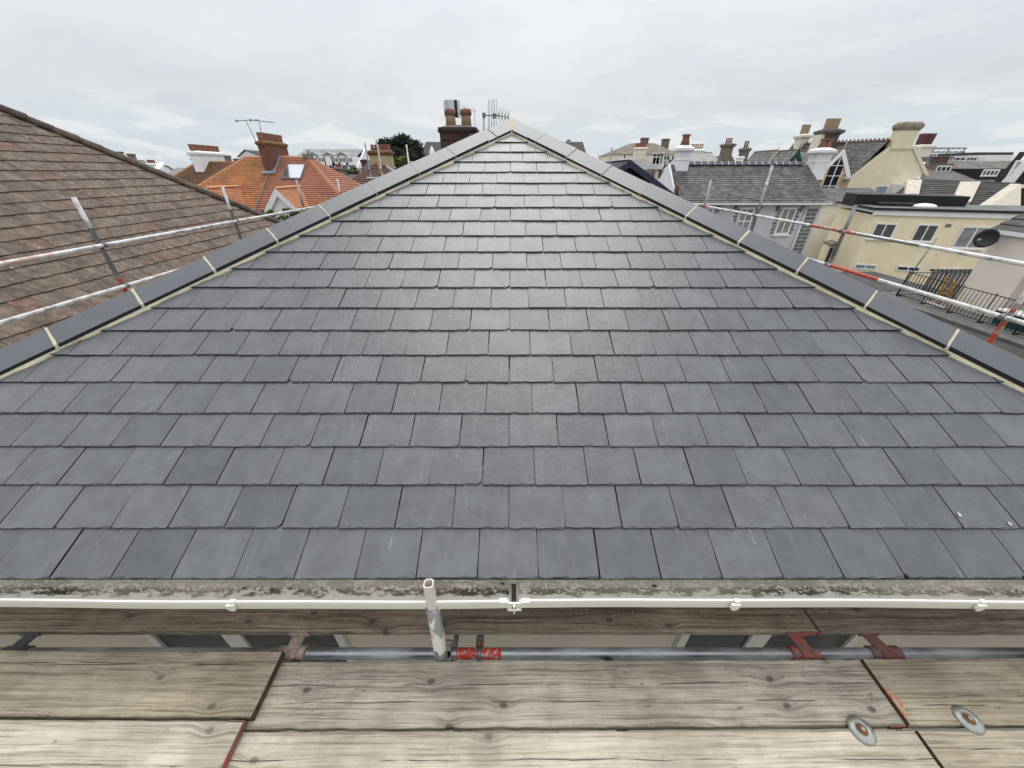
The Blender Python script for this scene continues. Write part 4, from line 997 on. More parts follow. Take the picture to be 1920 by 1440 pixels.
def chimney(parent, x0, x1, y0, y1, z0, z1, mat, cap=.06, caph=.18, capmat=None, pots=None, band=None, taper=0.0):
    """stack with a stepped corbel; pots = (count, along axis, radius, height, material)"""
    mb = MB(); t = taper
    mb.hexa([(x0 - t, y0 - t, z0), (x1 + t, y0 - t, z0), (x1 + t, y1 + t, z0), (x0 - t, y1 + t, z0)], [(x0, y0, z1), (x1, y0, z1), (x1, y1, z1), (x0, y1, z1)])
    c = mb.build('chimney', mat, parent)
    mb = MB(); e = cap
    mb.hexa([(x0 - .02, y0 - .02, z1 - caph * .1), (x1 + .02, y0 - .02, z1 - caph * .1), (x1 + .02, y1 + .02, z1 - caph * .1), (x0 - .02, y1 + .02, z1 - caph * .1)], [(x0 - e, y0 - e, z1 + caph * .3), (x1 + e, y0 - e, z1 + caph * .3), (x1 + e, y1 + e, z1 + caph * .3), (x0 - e, y1 + e, z1 + caph * .3)])
    mb.box(x0 - e, x1 + e, y0 - e, y1 + e, z1 + caph * .3 + .002, z1 + caph * .7)
    mb.hexa([(x0 - e * .6, y0 - e * .6, z1 + caph * .7 + .002), (x1 + e * .6, y0 - e * .6, z1 + caph * .7 + .002), (x1 + e * .6, y1 + e * .6, z1 + caph * .7 + .002), (x0 - e * .6, y1 + e * .6, z1 + caph * .7 + .002)], [(x0 + e * .6, y0 + e * .6, z1 + caph), (x1 - e * .6, y0 + e * .6, z1 + caph), (x1 - e * .6, y1 - e * .6, z1 + caph), (x0 + e * .6, y1 - e * .6, z1 + caph)])
    if band: mb.box(x0 - .03, x1 + .03, y0 - .03, y1 + .03, z1 - band - .06, z1 - band)
    mb.build('chimney_cap', capmat or mat, c)
    if pots:
        n, axn, r, h, pm = pots[:5]; zt = z1 + caph; xm, ym = (x0 + x1) / 2, (y0 + y1) / 2
        a, b = ((x0, ym, zt), (x1, ym, zt)) if axn == 'x' else ((xm, y0, zt), (xm, y1, zt))
        pot_row(c, a, b, n, r, h, pm, square=len(pots) > 5)
    return c
def walls(parent, pts, z0, z1, mat, nm='wall'):
    """solid block on a plan polygon (counter-clockwise)"""
    mb = MB(); mb.prism([(p[0], p[1], z0) for p in pts], (0, 0, z1 - z0)); return mb.build(nm, mat, parent)
def slope(parent, q, n, mat, lift=.02, nm='roof'):
    mb = MB(); courses(mb, *q, n, lift); return mb.build(nm, mat, parent)
def ridge_strip(parent, a, b, r, mat, n=None, nm='ridge_tile', crest=0, joint=None):
    """angled ridge or hip capping in separate tiles"""
    a, b = Vector(a), Vector(b); L = (b - a).length; n = n or max(1, int(L / .45)); d = (b - a).normalized(); side = d.cross(Vector((0, 0, 1))).normalized(); up = side.cross(d).normalized()
    if up.z < 0: up = -up
    mb = MB(); g = .012
    for i in range(n):
        p, q = a + d * (L * i / n + g), a + d * (L * (i + 1) / n - g)
        mb.prism([p - side * r - up * (r * .45), p + up * (r * .35), p + side * r - up * (r * .45)], q - p)
        if crest: m_ = (p + q) / 2; mb.obox(m_ + up * (r * .35 + crest / 2), d * (L / n * .2), side * .02, up * (crest / 2))
    if joint:
        for i in range(1, n):
            p = a + d * (L * i / n); mb.prism([p - d * .014 - side * (r + .005) - up * (r * .45), p - d * .014 + up * (r * .35 + .006), p - d * .014 + side * (r + .005) - up * (r * .45)], d * .028, 1)
    return mb.build(nm, [mat, joint] if joint else mat, parent)
TO1 = brick_mat('old orange roof tile', ((.385, .155, .060), (.46, .20, .082)), .17, .10, .8, (.08, .03, .015), .006, .22, (.16, .115, .045), .55)
TO2 = brick_mat('new red roof tile', ((.325, .130, .082), (.38, .16, .10)), .17, .10, .8, (.07, .025, .015), .006, .14)
TO3 = brick_mat('pale terracotta tile', ((.44, .17, .085), (.50, .21, .105)), .17, .10, .8, (.10, .04, .02), .006, .12)
TBR = brick_mat('brown plain tile', ((.115, .058, .036), (.145, .078, .048)), .17, .11, .85, (.03, .02, .015), .006, .3, (.16, .10, .035), .5)
TRB = brick_mat('red brown plain tile', ((.105, .060, .052), (.145, .085, .070)), .19, .12, .85, (.025, .018, .016), .006, .2, (.20, .09, .035), .25)
TSG = brick_mat('old grey slate', ((.095, .095, .093), (.190, .187, .18)), .27, .2, .65, (.03, .03, .03), .008, .24, (.075, .075, .07), .5)
TSP = brick_mat('pale grey slate', ((.225, .23, .225), (.30, .30, .29)), .28, .2, .7, (.08, .08, .08), .008, .18, (.30, .25, .17), .35)
TSL = brick_mat('light weathered slate', ((.33, .325, .31), (.42, .41, .39)), .28, .2, .75, (.14, .14, .13), .008, .15, (.26, .22, .17), .4)
TSY = brick_mat('lichen slate', ((.18, .16, .125), (.25, .22, .175)), .28, .2, .75, (.06, .05, .04), .008, .25, (.30, .20, .075), .6)
TDK = brick_mat('dark slate', ((.050, .050, .050), (.080, .076, .072)), .28, .2, .75, (.02, .02, .02), .008, .3, (.11, .085, .065), .5)
M_terra = plain('terracotta ridge', (.46, .20, .11), .75, .15, 5, .15)
M_terd = plain('dark terracotta ridge', (.15, .068, .050), .8, .25, 5, .15)
M_rid = plain('blue grey ridge', (.065, .072, .092), .6, .15, 4, .1)
M_dkroof = plain('dark tile plane', (.055, .052, .05), .85, .25, .6, .3, 10, stain=(.13, .08, .05), samt=.5)

# --- semi-detached pair with orange tiles
t36 = math.tan(R(36)); YR = 24.0; ZR = at(520, 293.5, Y=YR).z; YE = 20.5; DE = YR - YE
XA, XB = at(461, 293, Y=YR).x, at(577, 295, Y=YR).x; ze = ZR - DE * t36
oh = thing('orange_tiled_house', ((XA + XB) / 2, YR, 0), 'pair of houses with orange and red tiled hipped roof and a tall brick chimney', 'house')
walls(oh, [(XA - DE + .3, YE + .3), (XB + DE - .3, YE + .3), (XB + DE - .3, YR + DE - .3), (XA - DE + .3, YR + DE - .3)], 0, ze - .05, M_whitew)
cl, cr = V((XA - DE, YE, ze)), V((XB + DE, YE, ze)); cbl, cbr = V((XA - DE, YR + DE, ze)), V((XB + DE, YR + DE, ze)); ra, rb_ = V((XA, YR, ZR)), V((XB, YR, ZR))
xp = -13.35
o1 = slope(oh, (cl, V((xp, YE, ze)), V((xp, YR, ZR)), ra), 27, TO1, .036); o1['label'] = 'older orange half of the roof'
o2 = slope(oh, (V((xp, YE, ze)), cr, rb_, V((xp, YR, ZR))), 27, TO2, .036); o2['label'] = 'newer red half of the roof'
slope(oh, (cr, cbr, rb_, rb_), 27, TO2, .036); slope(oh, (cbl, cl, ra, ra), 42, TO1, .022); slope(oh, (cbr, cbl, ra, rb_), 42, TO1, .022)
ridge_strip(oh, cl, ra, .12, M_terra, 14, 'hip_tile'); ridge_strip(oh, cr, rb_, .13, M_terra, 14, 'hip_tile'); ridge_strip(oh, cbr, rb_, .09, M_terra, 14, 'hip_tile'); ridge_strip(oh, ra, rb_, .12, M_terra, 9)
mb = MB(); sdir = (V((xp, YR, ZR)) - V((xp, YE, ze))); nrm = V((0, -math.sin(R(36)), math.cos(R(36))))
mb.obox(V((xp, YE, ze)) + sdir * .33 + nrm * .03, V((.03, 0, 0)), sdir * .33, nrm * .03); mb.build('party_line_mortar', M_stone, oh)
ch = chimney(oh, -13.62, -13.12, 22.95, 24.95, ze, at(484, 272, Y=23).z, plain('russet brick', (.15, .068, .048), .85, .3, 5, .35, 40), .07, .20, plain('lichened corbel', (.20, .11, .045), .9, .35, 3, .3), (7, 'y', .15, .36, M_pot, 1))
mb = MB(); yy = 22.93
for q in ((22.6, 23.9),): mb.obox(V((-13.09, 23.45, ZR - (YR - 23.45) * t36)) + nrm * .05, V((.07, 0, 0)), V((0, math.cos(R(36)), math.sin(R(36)))) * .66, nrm * .06)
mb.obox(V((-13.35, 22.86, ZR - (YR - 22.86) * t36)) + nrm * .05, V((.36, 0, 0)), V((0, math.cos(R(36)), math.sin(R(36)))) * .10, nrm * .05); mb.build('flashing', M_lead, ch)
def on_slope(px, py):
    r = ray(px, py); a = (CAMZ + 0) - ZR; t = (-(CAMZ - ZR) - t36 * YR) / (r.z - t36 * r.y); return V((r.x * t, r.y * t, CAMZ + r.z * t))
sq = [on_slope(*p) for p in ((530, 336), (564, 337), (572.5, 312), (540.6, 312))]
mb = MB(); q2 = [lerp(p, sum(sq, V((0, 0, 0))) / 4, -.09) for p in sq]; mb.hexa([p for p in q2], [p + nrm * .10 for p in q2]); sk = mb.build('skylight', M_greyd, oh); sk['label'] = 'tilted roof window reflecting the sky'
mb = MB(); mb.hexa([p + nrm * .102 for p in sq], [p + nrm * .112 for p in sq]); mb.build('pane', plain('sky glass', (.50, .52, .55), .12, .05, 1, 0, 5, metal=.9), sk)
def gable_dormer(parent, ap, half, hgt, depth, tmat, ridm, barge, face, n=8, bw=.16, solid=True, nm='dormer'):
    """small gable facing the camera: face, bargeboards, two tiled slopes, ridge"""
    ap = V(ap); L_, R_ = ap + V((-half, 0, -hgt)), ap + V((half, 0, -hgt)); dv_ = V((0, depth, 0))
    mb = MB(); mb.prism([L_ + V((0, .12, -.02)), R_ + V((0, .12, -.02)), ap + V((0, .12, -.02))], dv_ - V((0, .14, 0))); f = mb.build(nm, face, parent)
    slope(f, (L_ + dv_, L_, ap, ap + dv_), n, tmat, .02, 'dormer_roof'); slope(f, (R_, R_ + dv_, ap + dv_, ap), n, tmat, .02, 'dormer_roof')
    if ridm: ridge_strip(f, ap + V((0, 0, .02)), ap + dv_ + V((0, 0, .02)), .10, ridm)
    for s_, E in ((-1, L_), (1, R_)):
        d = (E - ap).normalized(); nn = V((d.z * -s_, 0, d.x * s_)); nn = nn if nn.z < 0 else -nn
        mb = MB(); a_, b_ = ap, E + d * .12; mb.prism([a_, b_, b_ + nn * bw, a_ + V((0, 0, -bw / max(.2, abs(nn.z))))], (0, .05, 0)); mb.build('bargeboard', barge, f)
    return f
g1 = at(515, 352, Y=19.55); gd = gable_dormer(oh, g1, .98, 1.12, 2.4, TO3, M_terra, M_white, M_whitew, 14, .24)
g2 = at(385, 351.5, Y=19.55); gable_dormer(oh, g2, .98, 1.12, 2.4, TO3, M_terra, M_white, M_whitew, 14, .2)
for gx in (g1, g2): walls(oh, [(gx.x - .85, 19.75), (gx.x + .85, 19.75), (gx.x + .85, 20.85), (gx.x - .85, 20.85)], 0, gx.z - 1.12, M_whitew, 'bay')
for px in (513, 521.5, 534): p = at(px, 411, Y=19.75); window(oh, (p.x, 19.75, 0), UX, FY, -.13, .13, p.z - .30, p.z + .12, 1, 1, M_white, M_glass, .04)
mb = MB(); z_ = ze - .06; mb.tube((cl.x, YE - .05, z_), (-13.2, YE - .05, z_), .06, 8); mb.tube((-10.4, YE - .05, z_), (cr.x, YE - .05, z_), .06, 8); mb.build('gutter', M_white, oh)
mb = MB(); c_ = rb_ + V((.02, 0, .02)); mb.obox(c_, (.22, 0, 0), (0, .2, 0), (0, 0, .10)); rod(mb, c_, at(578.5, 280, Y=YR), .05, 8); mb.build('hip_finial', M_lead, oh)
ae3 = thing('television_aerial', at(488, 295, Y=25), 'spindly aerial on two thin masts over the orange house chimney', 'aerial'); Yt = 25
mb = MB(); rod(mb, P(492, 290), P(460.5, 225), .022, 6); rod(mb, P(491, 255), P(485.5, 226), .018, 6); mb.build('mast', M_tubed, ae3)
mb = MB(); rod(mb, P(441.5, 226.5), P(485, 224.5), .018, 6); rod(mb, P(470, 225), P(513, 229.5), .018, 6); bo_ = mb.build('boom', M_tubed, ae3)
for x, y, h in ((443.5, 226.5, 3.2), (470, 225, 3)):
    mb = MB(); rod(mb, P(x, y - h), P(x, y + h), .02, 5); rod(mb, P(x - 2.5, y - 1.5), P(x + 2.5, y + 1.5), .014, 5); mb.build('reflector', M_tubed, ae3)
for k in range(9):
    x = 475 + k * 4.6; y = 225.2 + k * .52; mb = MB(); c = P(x, y); mb.tube(c - V((0, .22, 0)), c + V((0, .22, 0)), .010, 4); mb.build('element', M_tubed, ae3)

# --- brown roofed house with a white chimney, behind it
YR2 = 34; ZR2 = at(400, 303, Y=YR2).z; XA2, XB2 = at(370, 303, Y=YR2).x, at(438, 303, Y=YR2).x + 2; DE2 = 4.6
h2 = thing('brown_roofed_house', (XA2, YR2, 0), 'house with dark brown roof and a big white chimney behind the orange house', 'house')
z2_ = ZR2 - DE2 * t36; A, B, C_, D_ = V((XA2 - DE2, YR2 - DE2, z2_)), V((XB2 + DE2, YR2 - DE2, z2_)), V((XB2 + DE2, YR2 + DE2, z2_)), V((XA2 - DE2, YR2 + DE2, z2_)); ra2, rb2 = V((XA2, YR2, ZR2)), V((XB2, YR2, ZR2))
walls(h2, [(A.x + .3, A.y + .3), (B.x - .3, B.y + .3), (C_.x - .3, C_.y - .3), (D_.x + .3, D_.y - .3)], 0, z2_ - .05, M_whitew)
slope(h2, (A, B, rb2, ra2), 40, TBR, .02); slope(h2, (D_, A, ra2, ra2), 40, TBR, .02); slope(h2, (B, C_, rb2, rb2), 40, TBR, .02); slope(h2, (C_, D_, ra2, rb2), 40, TBR, .02)
ridge_strip(h2, A, ra2, .12, M_terra, 14, 'hip_tile'); ridge_strip(h2, ra2, rb2, .11, plain('ochre ridge', (.26, .135, .05), .85, .3, 3))
chimney(h2, -25.1, -24.45, 33.0, 35.9, z2_, at(372, 291, Y=33).z, M_white, .10, .30, None, (8, 'y', .15, .42, M_pot, 1))

# --- white mansard block far behind
YM = 62; mh = thing('mansard_block', (at(610, 310, Y=YM).x, YM, 0), 'long white building with a row of dormer windows in a dark mansard', 'building')
xa, xb = at(548, 300, Y=YM).x, at(664, 300, Y=YM).x; zw, zd, zr = at(610, 309.5, Y=YM).z, at(610, 295, Y=YM).z, at(610, 279.5, Y=YM + 5).z
walls(mh, [(xa, YM), (xb, YM), (xb, YM + 10), (xa, YM + 10)], 0, zw, M_whitew)
mb = MB(); mb.prism([(xb + .0, YM - .1, zw - .4), (xb, YM + 10.1, zw - .4), (xb, YM + 5, zr + .1)], (.3, 0, 0)); mb.build('gable_wall', M_whitew, mh)
slope(mh, (V((xa, YM - .1, zw)), V((xb, YM - .1, zw)), V((xb, YM + 1.0, zd)), V((xa, YM + 1.0, zd))), 6, brick_mat('blue slate', ((.075, .085, .105), (.10, .11, .13)), .3, .2, .6), .03, 'mansard')
slope(mh, (V((xa, YM + .95, zd)), V((xb, YM + .95, zd)), V((xb, YM + 5, zr)), V((xa, YM + 5, zr))), 16, TSL, .03)
slope(mh, (V((xb, YM + 10, zw)), V((xa, YM + 10, zw)), V((xa, YM + 5, zr)), V((xb, YM + 5, zr))), 16, TSL, .03)
for k, px in enumerate((590, 602.5, 617.5, 629.7, 642.8, 656)):
    c = at(px, 302, Y=YM - .3); w_ = .62 if k % 2 else .72
    mb = MB(); mb.box(c.x - w_, c.x + w_, YM - .3, YM + 2.2, zw - .02, zd + (.1 if k % 2 else .25)); d_ = mb.build('dormer', M_white, mh)
    if k % 2 == 0: mb = MB(); mb.prism([(c.x - w_ - .15, YM - .45, zd + .26), (c.x + w_ + .15, YM - .45, zd + .26), (c.x, YM - .45, zd + .65)], (0, 2.6, 0)); mb.build('dormer_roof', M_lead, d_)
    if k != 2: window(mh, (c.x, YM - .3, 0), UX, FY, -w_ + .18, w_ - .18, zw + .35, zd - .05, 2, 2, M_white, M_glass, .07)
for px in (609, 623, 647.5, 660.6): c = at(px, 316, Y=YM); window(mh, (c.x, YM, 0), UX, FY, -.4, .4, c.z - 1.0, c.z + .55, 2, 2, M_white, M_glass, .07)
# small pale gabled house left of the brick chimney
p = at(461, 283, Y=50); s1 = thing('white_gabled_house', (p.x, 52, 0), 'small white gabled house seen over the orange ridge, left of the brick chimney', 'house')
mb = MB(); a, b, c = at(448, 293, Y=50), at(461, 282.5, Y=50), at(488, 291, Y=50); mb.prism([(a.x, 50, 0), (c.x, 50, 0), (c.x, 50, a.z), (b.x, 50, b.z), (a.x, 50, a.z)], (0, 6, 0)); mb.build('wall', M_whitew, s1)
slope(s1, (V((c.x + .2, 49.8, c.z - .1)), V((c.x + .2, 56, c.z - .1)), V((b.x, 56, b.z + .1)), V((b.x, 49.8, b.z + .1))), 10, TSG, .03); slope(s1, (V((a.x - .2, 56, a.z - .1)), V((a.x - .2, 49.8, a.z - .1)), V((b.x, 49.8, b.z + .1)), V((b.x, 56, b.z + .1))), 10, TSG, .03)
# grey roofs and chimneys behind the white chimney
def simple_house(name, px0, px1, pyr, pye, Y, depth, tmat, wmat, label, cat='house', hip=(0, 0), chim=(), n=14, ridge=None, gab=None):
    """ridge parallel to the view; pyr ridge row, pye eaves row in the photograph"""
    xa, xb = at(px0, pyr, Y=Y).x, at(px1, pyr, Y=Y).x; zr = at((px0 + px1) / 2, pyr, Y=Y + depth / 2).z; ze_ = at((px0 + px1) / 2, pye, Y=Y).z
    t = thing(name, ((xa + xb) / 2, Y + depth / 2, 0), label, cat); ym = Y + depth / 2
    walls(t, [(xa + .15, Y + .2), (xb - .15, Y + .2), (xb - .15, Y + depth - .2), (xa + .15, Y + depth - .2)], 0, ze_, wmat)
    R0, R1 = V((xa + hip[0], ym, zr)), V((xb - hip[1], ym, zr)); A, B, C, D = V((xa, Y, ze_)), V((xb, Y, ze_)), V((xb, Y + depth, ze_)), V((xa, Y + depth, ze_))
    slope(t, (A, B, R1, R0), n, tmat, .025); slope(t, (C, D, R0, R1), n, tmat, .025)
    for q, h in (((D, A, R0, R0), hip[0]), ((B, C, R1, R1), hip[1])):
        if h: slope(t, q, n, tmat, .025)
        else:
            mb = MB(); s_ = .12 if q[0] is D else -.12; mb.prism([q[0] + V((s_, 0, -.06)), q[1] + V((s_, 0, -.06)), q[2] + V((s_, 0, -.06))], (s_, 0, 0)); mb.build('gable', gab or wmat, t)
    if ridge: ridge_strip(t, R0 + V((0, 0, .02)), R1 + V((0, 0, .02)), .14, ridge)
    for (cp0, cp1, cpt, cm, pots, capm) in chim:
        x0, x1 = at(cp0, cpt, Y=ym).x, at(cp1, cpt, Y=ym).x; zt = at((cp0 + cp1) / 2, cpt, Y=ym).z
        chimney(t, x0, x1, ym - .35, ym + .45, zr - 1.5, zt - .25, cm, .08, .25, capm, pots)
    return t
simple_house('grey_roofed_house', 352, 372, 306, 330, 58, 8, TSG, M_stone, 'grey roof glimpsed just left of the white chimney', chim=((361, 369, 297, M_stone, None, None),))
simple_house('grey_roofed_house', 418, 452, 301, 330, 64, 8, TSG, M_cream2, 'low dark roofs glimpsed just right of the white chimney', chim=((421, 428, 291, M_stone, None, None), (440, 447, 297, M_stone, None, None)))
t_ = simple_house('slate_roofed_terrace', 272, 352, 314, 340, 46, 9, TSP, M_whitew, 'grey slate roof with a small rooflight at the end of the brown hip', chim=((277, 290, 306, M_white, (4, 'x', .14, .35, M_pot, 1), None),))
p = at(312, 321, Y=47.7); mb = MB(); mb.obox(p + V((0, -.6, .5)), (.35, 0, 0), V((0, .5, .33)), V((0, -.03, .05))); mb.build('rooflight', M_white, t_)
simple_house('distant_house', 236, 262, 305, 330, 70, 8, TSG, M_whitew, 'white topped distant house beyond the brown hip', chim=((240, 248, 288, M_stone, None, None),))
simple_house('distant_house', 205, 232, 300, 330, 80, 8, TSG, M_cream2, 'distant house with a stone chimney touching the brown hip tiles', chim=((213, 226, 284, M_stone, None, None),))
simple_house('distant_house', 255, 284, 310, 332, 88, 8, TBR, M_cream2, 'distant house with a row of clay pots beyond the brown hip', chim=((258, 272, 306, M_stone, (5, 'x', .2, .5, M_pot), None),))

# --- pyramid roofed house with a cream chimney
AP = at(708.5, 304.5, Y=28); ph_ = thing('red_brown_roofed_house', (AP.x, 28, 0), 'house with red brown pyramid roof and a streaky cream chimney', 'house')
cs = [V((AP.x + 5.1 * math.cos(R(a)), 28 + 5.1 * math.sin(R(a)), AP.z - 2.65)) for a in (-65, 25, 115, 205)]
walls(ph_, [(AP.x + 4.7 * math.cos(R(a)), 28 + 4.7 * math.sin(R(a))) for a in (-65, 25, 115, 205)], 0, AP.z - 2.7, M_cream2)
for i in range(4): slope(ph_, (cs[i - 1], cs[i], AP, AP), 22, TRB, .035)
for i in (0, 3): ridge_strip(ph_, cs[i], AP, .11, M_terra if i == 0 else M_terd, 12, 'hip_tile')
xa, xb = at(697, 300, Y=28.6).x, at(735, 300, Y=28.6).x
M_strk = plain('streaky cream stack', (.42, .355, .22), .9, .15, 2, .3, 30, stain=(.13, .10, .06), samt=.7, sscale=(5, 5, .6))
cc = chimney(ph_, xa, xb, 28.2, 29.0, AP.z - 2, at(715, 291, Y=28.6).z, M_strk, .10, .28, plain('lichened brick cap', (.17, .09, .05), .9, .35, 3, .3))
z_ = at(715, 291, Y=28.6).z + .28; pot_row(cc, (xa + .05, 28.6, z_), (xa + .75, 28.6, z_), 3, .10, .32, M_pot); pot_row(cc, (xb - .75, 28.6, z_), (xb - .02, 28.6, z_), 3, .15, .33, M_pot, square=True)
mb = MB(); mb.obox((lerp(AP, cs[0], .28) + V((.75, .2, .15))), V((.55, -.25, -.33)), V((.06, .06, 0)), V((0, 0, .06))); mb.build('flashing', M_lead, cc)
simple_house('red_roofed_house', 672, 700, 300, 318, 44, 7, TRB, M_white, 'little red roofed house with a white gable, behind the thin scaffold poles', chim=((678, 687, 299, M_brick, None, None),))

# --- long dark roof behind everything
lh = simple_house('long_dark_roofed_house', 782, 1106, 266, 300, 70, 14, plain('dark far tiles', (.060, .056, .054), .9, .25, .35, .3, 6, stain=(.145, .085, .045), samt=.75, sscale=(.25, .25, .25)), M_cream2, 'long dark roof running behind the brick chimney and the apex', chim=((1064, 1069, 262, M_cream2, None, M_stone),), n=20)
p = at(811, 293, Y=66); tw = thing('white_turret', (p.x, 66, 0), 'tiny white turret with a pointed finial before the dark roof', 'turret')
mb = MB(); mb.box(p.x - .5, p.x + .5, 65.5, 66.5, 0, p.z - .3); mb.build('shaft', M_dkroof, tw); mb = MB(); mb.lathe((p.x, 66, p.z - .3), [(.9, 0), (.7, .3), (.35, .6), (.4, .9), (.05, 1.6)], 10); mb.build('cupola', M_white, tw)

# --- trees
def leaf_mat(name, lo, hi):
    g = NT(name); v = g.coord('Object'); c = g.mix(g.step(g.noise(v, 1.2, 4, .6), .35, .7), lo, hi)
    return g.done(c, .7, 0, .25)
def tree(name, c, rad, ground_h, leaves, lm, label, seed, leaf=.16, blobs=14):
    rg = random.Random(seed); c = V(c); t = thing(name, (c.x, c.y, 0), label, 'tree')
    mb = MB(); mb.tube((c.x, c.y, 0), c + V((0, 0, -rad.z * .3)), .32, 10, r1=.16); cen = []
    for k in range(blobs):
        while True:
            d = V((rg.uniform(-1, 1), rg.uniform(-1, 1), rg.uniform(-.9, 1)))
            if .25 < d.length < 1: break
        d = V((d.x * rad.x, d.y * rad.y, d.z * rad.z)) * .74; q = c + d; mb.tube(c + V((0, 0, -rad.z * .5)), q, .07, 5, r1=.02); cen.append((q, rg.uniform(.26, .44)))
    mb.build('trunk', plain('bark', (.06, .048, .036), .9), t)
    mb = MB()
    for k in range(leaves):
        q, s_ = rg.choice(cen)
        while True:
            d = V((rg.uniform(-1, 1), rg.uniform(-1, 1), rg.uniform(-1, 1)))
            if d.length < 1: break
        p = q + V((d.x * rad.x, d.y * rad.y, d.z * rad.z)) * s_ * (.55 + .45 * rg.random()); n_ = V((rg.gauss(0, 1), rg.gauss(0, 1), rg.gauss(0, 1) + .6)).normalized(); a_ = n_.orthogonal().normalized(); b_ = n_.cross(a_); L = leaf * rg.uniform(.6, 1.4)
        mb.face([p - a_ * L, p - b_ * L * .5, p + a_ * L, p + b_ * L * .5])
    tag(mb.build('crown', lm, t), kind='stuff')
LD = leaf_mat('dark evergreen leaf', (.018, .027, .016), (.050, .066, .034)); LG = leaf_mat('bright green leaf', (.075, .105, .030), (.15, .19, .055))
p = at(757, 284, Y=46); tree('evergreen_tree', p, V((3.45, 2.6, 1.75)), 0, 16000, LD, 'big dark rounded evergreen tree left of the brick chimney', 4, .13, 26)
p = at(752, 307, Y=34); tree('shrub', p, V((1.0, .9, .7)), 0, 1800, LG, 'bright green bush between the cream chimney and the slate hip', 6, .10, 9)
p = at(665, 323, Y=40); tree('shrub', p, V((1.0, .9, .45)), 0, 900, LG, 'low green bush left of the red brown pyramid roof', 7, .10, 8)
p = at(548, 402, Y=18.3); tree('shrub', p, V((.8, .5, .35)), 0, 1200, LG, 'leafy plant in front of the white bargeboard gable', 8, .06, 9)
p = at(503, 402, Y=18.6); tree('shrub', p, V((.5, .4, .35)), 0, 800, LG, 'leafy plant at the left foot of the white gable', 9, .06, 8)

# --- small brown chimney house below the mansard block
simple_house('stone_roofed_house', 622, 656, 319, 335, 38, 6, TSG, M_cream2, 'grey roof with a stubby red pot chimney below the mansard block', chim=((629, 640, 314, M_stone, (3, 'x', .2, .3, M_pot, 1), None),))
# ================================================================== right hand side
# --- grey rendered house with slate roof and two white chimneys
YG = 26.0; xl, xr = 10.9, 20.5; zeg = at(1415, 377, Y=YG).z; pg = math.tan(R(35)); YRg = 28.95; zrg = zeg + (YRg - YG) * pg
gh = thing('grey_rendered_house', ((xl + xr) / 2, YRg, 0), 'grey rendered house with old slate roof, white chimneys and dark quoins', 'house')
walls(gh, [(xl + .02, YG + .25), (xr - .02, YG + .25), (xr - .02, 2 * YRg - YG - .25), (xl + .02, 2 * YRg - YG - .25)], 0, zeg - .02, M_greyr)
for s_, x in ((-1, xl), (1, xr)):
    mb = MB(); mb.prism([(x, YG + .2, zeg - .1), (x, 2 * YRg - YG - .2, zeg - .1), (x, YRg, zrg + .06)], (-s_ * -.12 if s_ > 0 else -.12, 0, 0)); mb.build('gable', M_whitew, gh)
slope(gh, (V((xl, YG - .12, zeg - .08)), V((xr, YG - .12, zeg - .08)), V((xr, YRg, zrg)), V((xl, YRg, zrg))), 19, TSG, .035)
slope(gh, (V((xr, 2 * YRg - YG, zeg)), V((xl, 2 * YRg - YG, zeg)), V((xl, YRg, zrg)), V((xr, YRg, zrg))), 19, TSG, .035)
ridge_strip(gh, V((xl + .7, YRg, zrg + .10)), V((xr - .5, YRg, zrg + .10)), .24, M_rid, 18, joint=M_white)
mb = MB(); zg_ = zeg - .16; mb.box(xl - .1, xr + .15, YG - .26, YG - .13, zg_ - .03, zg_ + .06); mb.box(xl, xr, YG + .0, YG + .24, zg_ - .10, zg_ - .02); mb.build('gutter', M_white, gh)
def oct_chimney(parent, cx, cy, hx, z0, z1, capw, pots):
    mb = MB(); mb.box(cx - hx, cx + hx, cy - hx, cy + hx, z0, z1); c = mb.build('chimney', M_whitew, parent); mb = MB()
    mb.box(cx - hx - .03, cx + hx + .03, cy - hx - .03, cy + hx + .03, z1 - .45, z1 - .38)
    def ring(k, z): return [V((cx + a * k, cy + b * k, z)) for a, b in ((-1, -.5), (-.5, -1), (.5, -1), (1, -.5), (1, .5), (.5, 1), (-.5, 1), (-1, .5))]
    L = [ring(hx * 1.05, z1), ring(capw, z1 + .10), ring(capw, z1 + .24), ring(hx * .7, z1 + .40)]
    for A_, B_ in zip(L[:-1], L[1:]):
        for i in range(8): mb.face([A_[i], A_[(i + 1) % 8], B_[(i + 1) % 8], B_[i]])
    mb.face(L[-1]); mb.face(L[0][::-1]); mb.build('chimney_cap', M_white, c)
    for (dx, r, h) in pots:
        mb = MB(); mb.lathe((cx + dx, cy, z1 + .38), [(r * 1.2, 0), (r * .85, h * .55), (r * .8, h * .8), (r * 1.05, h * .88), (r * 1.05, h), (r * .7, h)], 14); mb.build('chimney_pot', M_pot, c)
oct_chimney(gh, at(1278, 300, Y=YRg - .2).x, YRg - .2, .40, zrg - 1.0, at(1278, 286, Y=YRg).z, .60, [(0, .26, .62)])
oct_chimney(gh, at(1534, 305, Y=28.6).x, 28.6, .44, zrg - .9, at(1541, 290, Y=28.6).z, .74, [(-.16, .19, .52), (.2, .19, .48)])
